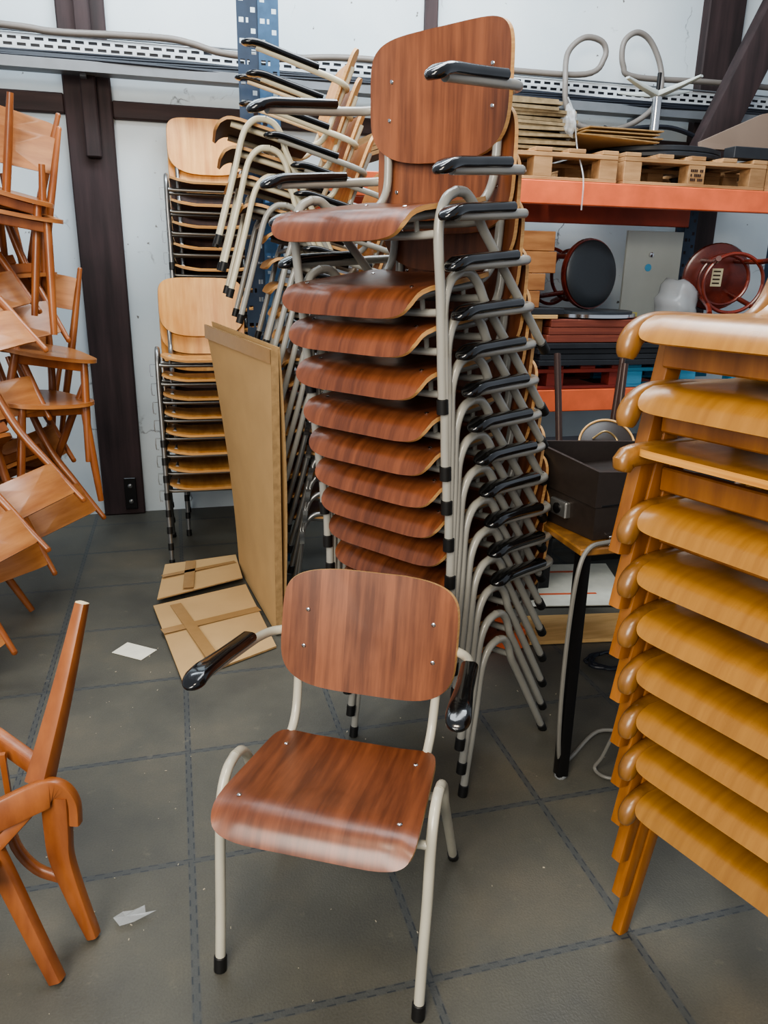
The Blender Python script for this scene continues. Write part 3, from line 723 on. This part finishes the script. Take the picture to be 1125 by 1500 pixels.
# ---- pallets --------------------------------------------------------------
def pallet(lab, loc, L_=.85, Dp=.8, m='pallet', group=None, h=.13, rz=0):
    root = thing('pallet', lab, 'pallet', Mw(loc, rz), group)
    nb = 5
    for i in range(nb):
        x = i*(L_-.09)/(nb-1); g = G(); g.rbox((x, 0, h-.02), (x+.09, Dp, h), .002); link('deck_board', g.build(m), root)
    for y in (0, Dp/2-.045, Dp-.09):
        g = G(); g.rbox((0, y, h-.042), (L_, y+.09, h-.021), .002); link('stringer_board', g.build(m), root)
        g = G(); g.rbox((0, y, 0), (L_, y+.09, .016), .002); link('bottom_board', g.build(m), root)
        for x in (.0, L_/2-.05, L_-.10):
            g = G(); g.rbox((x, y+.002, .016), (x+.10, y+.088, h-.042), .002); link('block', g.build(m), root)
    return root
pallet('pale pallet on the orange beam under the bundled cardboard', (1.40, 3.77, 1.937), .83, .84, h=.15)
p2 = pallet('pale pallet on the orange beam under the black round tabletop', (2.27, 3.77, 1.937), .86, .84, h=.15)
# burnt-in stamp marks on the middle block (bars)
g = G()
for r_ in range(3):
    for c_ in range(7): 
        if (r_*7+c_) % 5 != 3: g.box((.392+c_*.011, -.0012, .030+r_*.022), (.400+c_*.011, 0.0005, .043+r_*.022))
link('stamp', g.build('ink', False), p2)
pallet('pale pallet at the far end of the upper beam, mostly hidden', (3.15, 3.79, 1.937), .6, .8, h=.15)
pallet('red painted pallet on the lower orange beam', (1.55, 3.77, .887), .86, .84, 'pallet_red', h=.13)
pallet('blue painted pallet beside the red one on the lower beam', (2.43, 3.79, .887), .80, .8, 'pallet_blue', h=.13)
# boards stacked on the pallets
for i in range(4):
    g = G(); g.rbox((1.86+.012*(i % 2), 3.74+.01*(i % 3), 1.018+.030*i), (2.80-.015*(i % 2), 4.3, 1.046+.030*i), .002)
    tag(link('black_board', g.build('black_board')), 'black board on the red pallet, %s of four' % rank(3-i), 'board', 'black boards on the pallets')
for i in range(3):
    g = G(); g.rbox((1.90+.01*i, 3.75, 1.140+.040*i), (2.62, 4.25, 1.178+.040*i), .002)
    tag(link('red_board', g.build('red_board')), 'red-brown board above the black boards, %s of three' % rank(2-i), 'board', 'red-brown boards under the stool')
# ---- things on the boards --------------------------------------------------
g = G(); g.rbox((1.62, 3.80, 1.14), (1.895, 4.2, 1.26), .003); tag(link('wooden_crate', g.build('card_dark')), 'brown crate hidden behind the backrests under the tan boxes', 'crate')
g = G(); g.rbox((1.60, 3.76, 1.262), (1.96, 4.1, 1.282), .002); tag(link('pale_board', g.build('pale_board')), 'short pale board under the tan wooden boxes', 'board')
g = G(); g.rbox((1.60, 3.77, 1.284), (2.0, 4.12, 1.314), .002); tag(link('dark_board', g.build('black_board')), 'short dark board carrying the tan wooden boxes', 'board')
bx = [(1.60, 1.88, 1.316, 1.402, 0), (1.60, 1.905, 1.404, 1.49, 2), (1.60, 1.96, 1.492, 1.60, -3), (1.60, 1.945, 1.602, 1.70, 0)]
for i, (x0, x1, z0, z1, rz) in enumerate(bx):
    g = G(); g.rbox((x0, 3.83, z0), (x1, 4.15, z1), .003); o = link('wooden_box', g.build('box_wood'))
    tag(o, 'tan wooden box left of the round stool, %s of its pile' % rank(3-i), 'box', 'tan wooden boxes in a pile')
# chrome edged round tabletop lying flat
rt = thing('round_tabletop', 'chrome-edged round tabletop lying under the overturned stool', 'tabletop', Matrix.Translation(V((2.25, 4.02, 1.262))))
g = G(); g.lathe([(.27, 0), (.285, .004), (.285, .022), (.27, .024)], k=40); link('rim', g.build('chrome'), rt)
g = G(); g.lathe([(.268, .0241), (.268, .034), (.26, .036)], k=40); link('top', g.build('black_vinyl'), rt)
def stool(lab, mw, pad=True):
    root = thing('bentwood_stool', lab, 'stool', mw)
    g = G(); g.lathe([(.17, .0), (.185, .006), (.19, .02), (.186, .036)], k=40); link('seat', g.build('mahogany'), root)
    if pad: g = G(); g.lathe([(.176, .037), (.178, .045), (.165, .058), (.10, .066), (.02, .068)], k=40); link('cushion', g.build('black_vinyl'), root)
    for a in (45, 135, 225, 315):
        c, s_ = math.cos(R(a)), math.sin(R(a)); g = G(); g.tube([(.13*c, .13*s_, 0), (.145*c, .145*s_, -.15), (.17*c, .17*s_, -.34), (.20*c, .20*s_, -.45)], .014, 10); link('leg', g.build('mahogany'), root)
    for z, r_ in ((-.13, .135), (-.30, .155)):
        g = G(); P = [(r_*math.cos(R(t)), r_*math.sin(R(t)), z) for t in range(0, 361, 20)]; g.tube(P, .010, 8); link('ring', g.build('mahogany'), root)
    return root
stool('overturned mahogany stool with round black padded seat facing out', pose((2.235, 3.93, 1.492), (0, 0, .05), (.22, -.975, .05), (.97, .22, 0)))
s2 = stool('overturned mahogany stool at the rack end, bare underside with paper label', pose((3.05, 3.95, 1.485), (0, 0, 0), (.35, .92, .1), (.9, -.35, 0)), pad=False)
g = G(); g.box((-.03, -.05, -.003), (.03, .05, -.001)); lb = link('paper_label', g.build('label_cream', False), s2)
g = G()
for i in range(4): g.box((-.022, -.038+.022*i, -.0045), (.018, -.030+.022*i, -.003))
link('label_print', g.build('ink', False), lb)
wp = thing('white_panel', 'grey-white laminate panel standing behind the round stool', 'panel', Matrix.Translation(V((2.66, 4.30, 1.18))))
g = G(); g.rbox((.0, 0, 0), (.385, .02, .565), .002); link('sheet', g.build('white_panel'), wp)
g = G(); g.lathe([(.022, 0), (.022, .004)], (.16, -.0, .355), 16, mat=Matrix.Rotation(R(90), 3, 'X')); link('sticker', g.build('blue_sticker'), wp)
g = G(); g.lathe([(.016, 0), (.014, .012), (.006, .014)], (.17, 0, .43), 12, mat=Matrix.Rotation(R(90), 3, 'X')); link('knob', g.build('chrome'), wp)
g = G(); g.box((.03, -.003, .03), (.12, 0, .09)); link('note', g.build('yellow_note', False), wp)
# support for those: deck
g = G(); g.rbox((2.63, 3.80, 1.139), (3.29, 4.45, 1.18), .003); tag(link('grey_crate', g.build('black_board')), 'dark crate carrying the laminate panel at the rack end', 'crate')
# plastic bag
def blob(name, lab, cat, c, s, m, seed, sub=3, group=None, rough=.25):
    import bmesh
    bm = bmesh.new(); bmesh.ops.create_icosphere(bm, subdivisions=sub, radius=1); rnd = random.Random(seed)
    ph = [rnd.uniform(0, 6) for _ in range(6)]
    for v in bm.verts:
        q = v.co; n = 1+rough*(.5*math.sin(5*q.x+ph[0])*math.sin(4*q.y+ph[1])+.4*math.sin(9*q.z+ph[2]+3*q.x))
        v.co = V((q.x*s[0]*n, q.y*s[1]*n, max(-.8, q.z)*s[2]*n))
    me = bpy.data.meshes.new(name); bm.to_mesh(me); bm.free(); me.materials.append(M[m]); me.shade_smooth()
    o = link(name, me, loc=c); return tag(o, lab, cat, group)
blob('plastic_bag', 'cloudy grey plastic bag of goods beside the label stool', 'bag', (2.82, 3.97, 1.318), (.115, .13, .165), 'bag', 3)
# ---- upper shelf goods -----------------------------------------------------
rnd = random.Random(4)
def sheet(name, lab, cat, pts, th, m, group=None, edge=None):
    """thin flat sheet from a world outline (counter-clockwise), thickness downwards"""
    n = len(pts); v = [V(p) for p in pts]+[V(p)-V((0, 0, th)) for p in pts]
    f = [tuple(range(n)), tuple(range(n, 2*n))[::-1]]+[(i, i+n, (i+1) % n+n, (i+1) % n) for i in range(n)]
    me = mk(v, f, [m, edge or m], [0, 0]+[1]*n, False); return tag(link(name, me), lab, cat, group)
z = 2.089
for i in range(14):
    dx = rnd.uniform(-.02, .02); x1 = 2.03+rnd.uniform(-.03, .02)-(.10 if i > 10 else 0); t = rnd.uniform(.012, .017)
    z += t+.0015; zz = z
    w = rnd.uniform(-.008, .010)
    sheet('flattened_carton', 'flattened carton in the tied bundle on the pallet, %s' % rank(13-i), 'cardboard', [(1.55+dx, 3.86, zz), (x1, 3.86+dx, zz+w), (x1, 4.5, zz+w), (1.55, 4.5, zz)], t, 'card_grey', 'flattened cartons in a tied bundle', 'card_grey')
tw = cable('twine', 'white strapping strip hanging down from the carton bundle', 'strap', [(1.96, 3.85, 2.33), (2.0, 3.845, 2.25), (2.03, 3.84, 2.10), (2.025, 3.74, 1.95), (2.03, 3.74, 1.80)], .004, 'film')
blob('plastic_film', 'crumpled clear film clinging to the end of the carton bundle', 'plastic film', (1.985, 3.87, 2.21), (.035, .04, .075), 'film', 9, 3, rough=.5)
for i in range(4):
    z0 = 2.150+.018*i
    sheet('flat_carton', 'loose flat carton beside the bundle, %s of four' % rank(3-i), 'cardboard', [(2.02+.02*i, 3.82, z0+(.02 if i == 0 else .0)), (2.50+.02*(i % 2), 3.84, z0+.004), (2.53, 4.3, z0+.01), (2.05, 4.3, z0)], .006, 'card', 'loose flat cartons on the shelf', 'card_dark')
bt = thing('round_tabletop', 'black round tabletop lying face down on the pallet', 'tabletop', Matrix.Translation(V((2.68, 4.22, 2.089))))
g = G(); g.lathe([(.39, 0), (.40, .006), (.40, .022), (.39, .028)], k=56); g.lathe([(.385, .0285), (.39, .034), (.39, .054), (.38, .058)], k=56); link('top', g.build('black_board'), bt)
cb = thing('pedestal_base', 'upturned chrome table pedestal with four flat feet in the air', 'table base', Matrix.Translation(V((2.70, 4.22, 2.148))))
g = G(); g.tube([(0, 0, 0), (0.002, 0, .15), (.0, 0, .31)], .026, 16); link('column', g.build('chrome'), cb)
for a in (20, 110, 200, 290):
    c, s_ = math.cos(R(a)), math.sin(R(a)); g = G(); g.sweep([(0, 0, .31), (.15*c, .15*s_, .335), (.27*c, .27*s_, .36)], lambda i, n: rrect(.05-.012*i, .03-.009*i, .005, 2), up=(0, 0, 1)); link('foot', g.build('white_panel'), cb)
g = G(); g.tube([(0, 0, .31), (0, 0, .42)], .012, 10); link('bolt', g.build('black_metal'), cb)
for i in range(3):
    g = G()
    v = [V((2.76, 3.95+.02*i, 2.155+.02*i)), V((3.55, 3.95+.02*i, 2.175+.02*i)), V((3.55, 4.5, 2.50+.02*i)), V((2.80, 4.5, 2.20+.02*i))]
# brown sheet panel leaning at the far right
g = G(); P = [V((2.83, 3.94, 2.155)), V((3.60, 3.94, 2.155)), V((3.60, 3.99, 2.44)), V((3.23, 3.985, 2.355)), V((2.83, 3.95, 2.19))]
n = len(P); g.add(P+[p+V((0, .03, 0)) for p in P], [tuple(range(n)), tuple(range(n, 2*n))[::-1]]+[(i, i+n, (i+1) % n+n, (i+1) % n) for i in range(n)])
tag(link('cardboard_sheet', g.build('brown_panel', False)), 'large brown cardboard sheet resting at the far end of the shelf', 'sheet')
g = G(); g.rbox((2.92, 3.78, 2.092), (3.65, 3.87, 2.15), .003); tag(link('dark_board', g.build('black_board')), 'dark boards lying beneath the large brown sheet', 'board')
# grey folded sheets seen between the stacks, on the shelf's near end
for i in range(5):
    sheet('grey_carton', 'sloping grey carton between the two armchair stacks, %s' % rank(4-i), 'cardboard', [(.74+.02*i, 3.84, 1.937+.022*(i+1)), (1.22, 3.84, 2.09+.028*(i+1)), (1.22, 4.5, 2.09+.028*(i+1)), (.74+.02*i, 4.5, 1.937+.022*(i+1))], .018, 'card_grey', 'grey cartons between the stacks', 'card_dark')

# ---- low clutter beside the golden stack -----------------------------------
tb = thing('work_table', 'small wooden-topped table with black metal legs by the golden stack', 'table', Matrix.Translation(V((1.045, 1.755, 0))))
g = G(); g.rbox((0, 0, .742), (.74, 1.17, .764), .004); link('tabletop', g.build('gold_solid'), tb)
for x, y in ((.022, .025), (.70, .025), (.022, 1.13), (.70, 1.13)):
    g = G(); g.sweep([(x, y, .012), (x, y, .74)], lambda i, n: rrect(.036, .036, .005, 2), up=(0, 1, 0)); lg = link('leg', g.build('black_metal'), tb)
    g = G(); g.lathe([(.016, 0), (.019, .004), (.019, .014)], (x, y, 0), 12); link('glide', g.build('film'), lg)
g = G(); g.tube([(.05, .50, .62), (.69, .50, .62)], .012, 8); link('stretcher', g.build('black_metal'), tb)
g = G(); g.rbox((.03, .05, .705), (.71, .07, .742), .002); link('apron', g.build('black_metal'), tb)
# dark case
cs = thing('dark_case', 'dark brown hard case with a metal latch on the small table', 'case', Mw((1.112, 1.812, .766), 8))
ca = V((0, 0, 0))
g = G()
lo = [V((0, 0, 0)), V((.42, 0, 0)), V((.42, .27, 0)), V((-.02, .27, 0))]; hi = [V((-.012, -.012, .205)), V((.44, -.012, .165)), V((.44, .29, .20)), V((-.035, .29, .235))]
mid0 = [a.lerp(b, .48) for a, b in zip(lo, hi)]
g.add(lo+mid0, [(3,2,1,0),(0,1,5,4),(1,2,6,5),(2,3,7,6),(3,0,4,7),(4,5,6,7)]); o = link('body', g.build('dark_box', False), cs)
g = G(); up = [p+(p-V((.2, .13, .1))).normalized()*.006 for p in mid0]; up = [V((p.x, p.y, q.z+.002)) for p, q in zip(up, mid0)]
g.add(up+hi, [(3,2,1,0),(0,1,5,4),(1,2,6,5),(2,3,7,6),(3,0,4,7)])
ins = [h.lerp(V((.2, .13, .2)), .06) for h in hi]; g.add(hi+ins, [(0,1,5,4),(1,2,6,5),(2,3,7,6),(3,0,4,7)]); low = [V((p.x, p.y, .15)) for p in ins]; g.add(ins+low, [(0,4,5,1)[::-1],(1,5,6,2)[::-1],(2,6,7,3)[::-1],(3,7,4,0)[::-1],(4,5,6,7)])
link('lid', g.build('dark_box', False), cs)
g = G(); g.rbox((-.028, .10, .035), (-.006, .18, .085), .004); lt = link('latch', g.build('tube_steel'), cs)
g = G(); g.lathe([(.016, 0), (.016, .005), (.008, .008)], (-.028, .14, .06), 14, mat=Matrix.Rotation(R(-90), 3, 'Y')); link('keyhole', g.build('black_metal'), lt)
g = G(); g.rbox((.05, -.012, .002), (.13, -.002, .010), .002); link('hinge', g.build('chrome'), cs)
g = G(); g.rbox((.01, -.010, .098), (.42, -.004, .106), .002); link('seam_strip', g.build('black_metal'), cs)
# upturned low table with brown tube legs standing on it
ut = thing('upturned_table', 'small upturned table with brown tubular legs behind the dark case', 'table', Matrix.Translation(V((1.20, 2.30, .766))))
g = G(); g.rbox((-.12, -.02, .0), (.60, .58, .022), .004); link('tabletop', g.build('pale_board'), ut)
for (x, y, tx, ty, h) in ((.12, .12, .165, .30, .44), (.0, .50, -.02, .45, .38), (.40, .22, .455, .30, .40), (.55, .5, .6, .55, .40)):
    g = G(); g.tube([(x, y, .022), ((x+tx)/2, (y+ty)/2, .022+h/2), (tx, ty, h)], .0125, 12); lg = link('leg', g.build('brown_tube'), ut)
g = G(); g.lathe([(.05, .0), (.125, .02), (.155, .06), (.16, .064), (.13, .05), (.05, .02)], (1.18, 2.60, .79), 28); tag(link('glass_bowl', g.build('glass_green')), 'greenish glass bowl among the clutter behind the chair legs', 'bowl')
tn = thing('round_tin', 'round tin with pale rim lying behind the dark case', 'tin', pose((1.50, 2.42, .895), (0, 0, 0), (-.3, -.75, .6), (.9, -.35, 0)))
g = G(); g.lathe([(.095, -.05), (.10, -.045), (.10, .0), (.094, .004)], k=30); link('body', g.build('dark_box'), tn)
g = G(); g.tube([(.099*math.cos(R(t)), .099*math.sin(R(t)), .004) for t in range(0, 361, 15)], .004, 8); link('rim', g.build('pale_board'), tn)
g = G(); g.tube([(-.05, .02, .008), (-.01, .04, .03), (.03, .02, .02), (.05, -.03, .008)], .004, 8); link('handle', g.build('brass'), tn)
# low shelf deck & boards behind
for i in range(5):
    g = G(); g.rbox((1.5+.02*i, 3.10+.13*i, .60), (3.3, 3.22+.13*i, .63), .002); tag(link('dark_plank', g.build('black_board')), 'dark plank in the low deck under the red pallet, %s from the front' % ['first', 'second', 'third', 'fourth', 'fifth'][i], 'plank', 'dark planks below the orange beam')
for x in (1.6, 3.1):
    g = G(); g.rbox((x, 3.12, 0), (x+.1, 3.72, .598), .004); tag(link('trestle_block', g.build('black_board')), 'dark trestle block holding up the %s end of the low planks' % ('near' if x < 2 else 'far'), 'trestle')
g = G(); g.rbox((1.98, 2.55, .766), (2.4, 2.8, .98), .004); 
bb = tag(link('brown_carton', g.build('brown_tube')), 'dark brown carton on a plinth behind the golden chairs', 'box')
g = G(); g.rbox((1.95, 2.52, 0), (2.43, 2.83, .765), .004); tag(link('plinth', g.build('black_board')), 'dark plinth under the brown carton behind the golden chairs', 'plinth')
# cardboard and printed sheets on the floor under the table
sheet('printed_poster', 'printed poster sheet with red border lying on the floor beneath the table', 'poster', [(1.10, 3.02, .012), (2.0, 2.85, .012), (2.15, 3.35, .014), (1.25, 3.5, .014)], .004, 'paper')
ps = bpy.data.objects['printed_poster']
g = G(); g.box((1.30, 3.05, .0125), (1.9, 3.065, .0145), rot=-10); g.box((1.35, 3.32, .0145), (1.95, 3.335, .0165), rot=-10); o = link('poster_border', g.build('orange', False)); o.parent = ps
sheet('pale_board', 'pale plywood offcut lying on the floor under the table', 'board', [(1.35, 2.60, .02), (1.93, 2.52, .02), (1.93, 2.76, .02), (1.40, 2.84, .02)], .016, 'pale_board')
g = G(); g.rbox((1.03, 2.58, .002), (1.32, 2.82, .09), .004); tag(link('orange_crate', g.build('orange')), 'orange box on the floor seen through the stacked chair legs', 'box')
g = G(); g.rbox((1.32, 3.0, .016), (1.58, 3.25, .40), .004); tag(link('old_suitcase', g.build('dark_box')), 'dark old case standing on the floor behind the table legs', 'case')
cable('cable_coil', 'tangled dark cable coil on the floor under the small table', 'cable', [(1.62+.12*math.cos(t*.7)+.02*math.sin(t*2.3), 2.36+.08*math.sin(t*.7), .012+.004*(t % 9)) for t in range(40)], .007, 'cable_black')
cable('extension_lead', 'grey power cord hanging off the small table and looping on the floor', 'cord', [(1.26, 1.80, .775), (1.14, 1.77, .775), (1.06, 1.742, .77), (1.02, 1.72, .70), (1.015, 1.73, .5), (1.025, 1.745, .25), (1.06, 1.78, .06), (1.14, 1.85, .010), (1.30, 1.96, .010), (1.42, 1.93, .010), (1.55, 1.97, .010)], .0065, 'cord_grey')
cable('extension_lead', 'second grey cord drooping in a loop beside the golden stack', 'cord', [(1.22, 1.75, .74), (1.25, 1.71, .55), (1.235, 1.72, .30), (1.20, 1.76, .08), (1.185, 1.78, .012), (1.20, 1.73, .010), (1.27, 1.72, .010), (1.42, 1.76, .010)], .0055, 'cord_grey')

# ---- cardboard -------------------------------------------------------------
def board(name, lab, cat, c00, c10, c11, c01, th, m, bow=.0, nx=1, ny=12, parent=None, edge='card_dark'):
    """bowed sheet between four corners"""
    c00, c10, c11, c01 = map(V, (c00, c10, c11, c01)); nr = (c10-c00).cross(c01-c00).normalized()
    v = []; 
    for s_ in (0, 1):
        for j in range(ny+1):
            for i in range(nx+1):
                u, w = i/nx, j/ny; p = (c00*(1-u)+c10*u)*(1-w)+(c01*(1-u)+c11*u)*w
                v.append(p+nr*(bow*4*w*(1-w)-th*s_))
    o = (nx+1)*(ny+1); f = []; fm = []
    for j in range(ny):
        for i in range(nx):
            a = j*(nx+1)+i; q = (a, a+1, a+nx+2, a+nx+1); f += [q, tuple(o+t for t in q[::-1])]; fm += [0, 0]
    bd = [i for i in range(nx+1)]+[j*(nx+1)+nx for j in range(1, ny+1)]+[ny*(nx+1)+i for i in range(nx-1, -1, -1)]+[j*(nx+1) for j in range(ny-1, 0, -1)]
    for a, b in zip(bd, bd[1:]+bd[:1]): f.append((a, o+a, o+b, b)); fm.append(1)
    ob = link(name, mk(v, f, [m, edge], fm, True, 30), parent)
    if lab: tag(ob, lab, cat)
    return ob
tc = thing('tall_carton', 'tall flattened cardboard box leaning upright against the stacked chairs', 'cardboard')
A0, A1, B1, B0 = V((.24, 3.70, 0.01)), V((.332, 2.926, 0.01)), V((.343, 2.94, 1.198)), V((.128, 3.60, 1.246))
board('front_panel', None, None, A0, A1, B1, B0, .006, 'card', -.02, 8, 14, tc)
off = V((.03, .004, 0)); board('rear_panel', None, None, A0+off, A1+off, B1+off+V((.0, 0, .006)), B0+off+V((0, 0, .012)), .006, 'card', -.02, 8, 14, tc)
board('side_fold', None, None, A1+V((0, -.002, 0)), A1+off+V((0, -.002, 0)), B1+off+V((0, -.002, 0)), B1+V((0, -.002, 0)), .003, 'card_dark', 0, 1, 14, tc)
e = V((-.0035, -.001, 0)); board('tape', None, None, B0+e-V((0, 0, .06)), B1+e-V((0, 0, .055)), B1+e, B0+e, .001, 'tape', 0, 8, 1, tc, 'tape')
fl = thing('flat_carton', 'opened cardboard box lying flat on the floor below the tall carton', 'cardboard')
board('panel', None, None, (-.058, 2.615, .012), (.318, 2.816, .012), (.25, 3.45, .03), (-.178, 3.315, .02), .008, 'card', .0, 6, 6, fl)
def strip(p, q, w, z, parent):
    p = V((p[0], p[1], z)); q = V((q[0], q[1], z)); d = (q-p).normalized(); s_ = V((-d.y, d.x, 0))*w/2
    board('tape', None, None, p-s_, q-s_, q+s_, p+s_, .0008, 'tape', 0, 1, 1, parent, 'tape')
strip((-.135, 3.03), (.285, 3.17), .05, .0245, fl); strip((-.08, 3.30), (.07, 2.72), .05, .0255, fl)
fl2 = thing('carton_flap', 'second cardboard sheet with crinkled tape lying behind the first', 'cardboard')
board('panel', None, None, (-.16, 3.34, .040), (.24, 3.50, .046), (.23, 3.80, .055), (-.128, 3.76, .045), .006, 'card', .0, 6, 6, fl2)
strip((-.02, 3.41), (.0, 3.76), .05, .0545, fl2); strip((-.14, 3.58), (.22, 3.70), .03, .0545, fl2)

# ---- litter ----------------------------------------------------------------
sheet('paper_slip', 'blank white paper slip lying on the dark floor mats', 'paper', [(-.275, 3.003, .004), (-.331, 2.926, .004), (-.215, 2.835, .004), (-.156, 2.909, .004)], .002, 'paper')
rnd = random.Random(12)
v = []; f = []
nn = 7
pts = [(0, 0), (.03, .012), (.07, .05), (.045, .045), (.03, .075), (.012, .05), (-.012, .045), (-.022, .015)]
g = G(); cen = V((-.205, 1.535, .012)); rm = Matrix.Rotation(R(-20), 3, 'Z')
P = [cen+rm@V((x, y-.03, rnd.uniform(-.008, .012))) for x, y in pts]; g.add([cen]+P, [(0, 1+i, 1+(i+1) % len(P)) for i in range(len(P))])
tag(link('plastic_scrap', g.build('film', False)), 'small torn scrap of clear plastic on the floor in front', 'scrap')
g = G()
for i in range(70):
    x, y = (rnd.uniform(-.5, .0), rnd.uniform(1.3, 3.0)) if i % 2 else (rnd.uniform(-.3, 1.3), rnd.uniform(1.0, 2.6))
    s_ = rnd.uniform(.001, .003); g.box((x, y, 0), (x+s_*rnd.uniform(1, 3), y+s_, s_*.7), rot=rnd.uniform(0, 180))
cr_ = link('floor_crumbs', g.build('dirty', False)); tag(cr_, 'pale crumbs and splinters scattered over the dark floor mats', 'debris', kind='stuff')

# ------------------------------------------------------------------ lights
def area(name, loc, target, size, power, color, sy=None):
    l = bpy.data.lights.new(name, 'AREA'); l.energy = power; l.color = color; l.size = size
    if sy: l.shape = 'RECTANGLE'; l.size_y = sy
    o = bpy.data.objects.new(name, l); col.objects.link(o); o.location = loc
    o.rotation_euler = (V(target)-V(loc)).to_track_quat('-Z', 'Y').to_euler(); return o
area('door_light', (-1.8, -1.6, 2.6), (.6, 2.2, .8), 2.2, 120, (1, .94, .84), 2.0)
area('roof_light', (1.0, 2.6, 3.9), (.9, 2.8, 0), 2.4, 48, (.93, .97, 1), 1.2)
area('wall_fill', (.6, 3.6, 3.9), (.8, 4.9, 1.8), 3.5, 60, (.82, .92, 1), .6)  # unseen cool light added to brighten the upper wall
area('warm_fill', (-.2, .2, 2.9), (.5, 1.6, .3), .5, 18, (1, .86, .66), .5)  # small unseen warm fill above the camera
w = bpy.data.worlds.new('World'); bpy.context.scene.world = w; w.use_nodes = True
bg = w.node_tree.nodes['Background']; bg.inputs['Color'].default_value = (.80, .88, 1, 1); bg.inputs['Strength'].default_value = .34
sc = bpy.context.scene
sc.view_settings.view_transform = 'AgX'
try: sc.view_settings.look = 'AgX - Medium High Contrast'
except Exception: pass
sc.view_settings.exposure = .72

# ------------------------------------------------------------------ camera
cam = bpy.data.cameras.new('Camera'); co = bpy.data.objects.new('Camera', cam); col.objects.link(co); sc.camera = co
cam.sensor_fit = 'VERTICAL'; cam.sensor_height = 36; cam.lens = 1110/1500*36; cam.clip_start = .05
CR = [[0.966131, -0.062664, 0.250327], [-0.257503, -0.297297, 0.919406], [0.016808, -0.952727, -0.303364]]
co.matrix_world = Matrix(((CR[0][0], -CR[0][1], -CR[0][2], 0), (CR[1][0], -CR[1][1], -CR[1][2], 0), (CR[2][0], -CR[2][1], -CR[2][2], 1.49), (0, 0, 0, 1)))
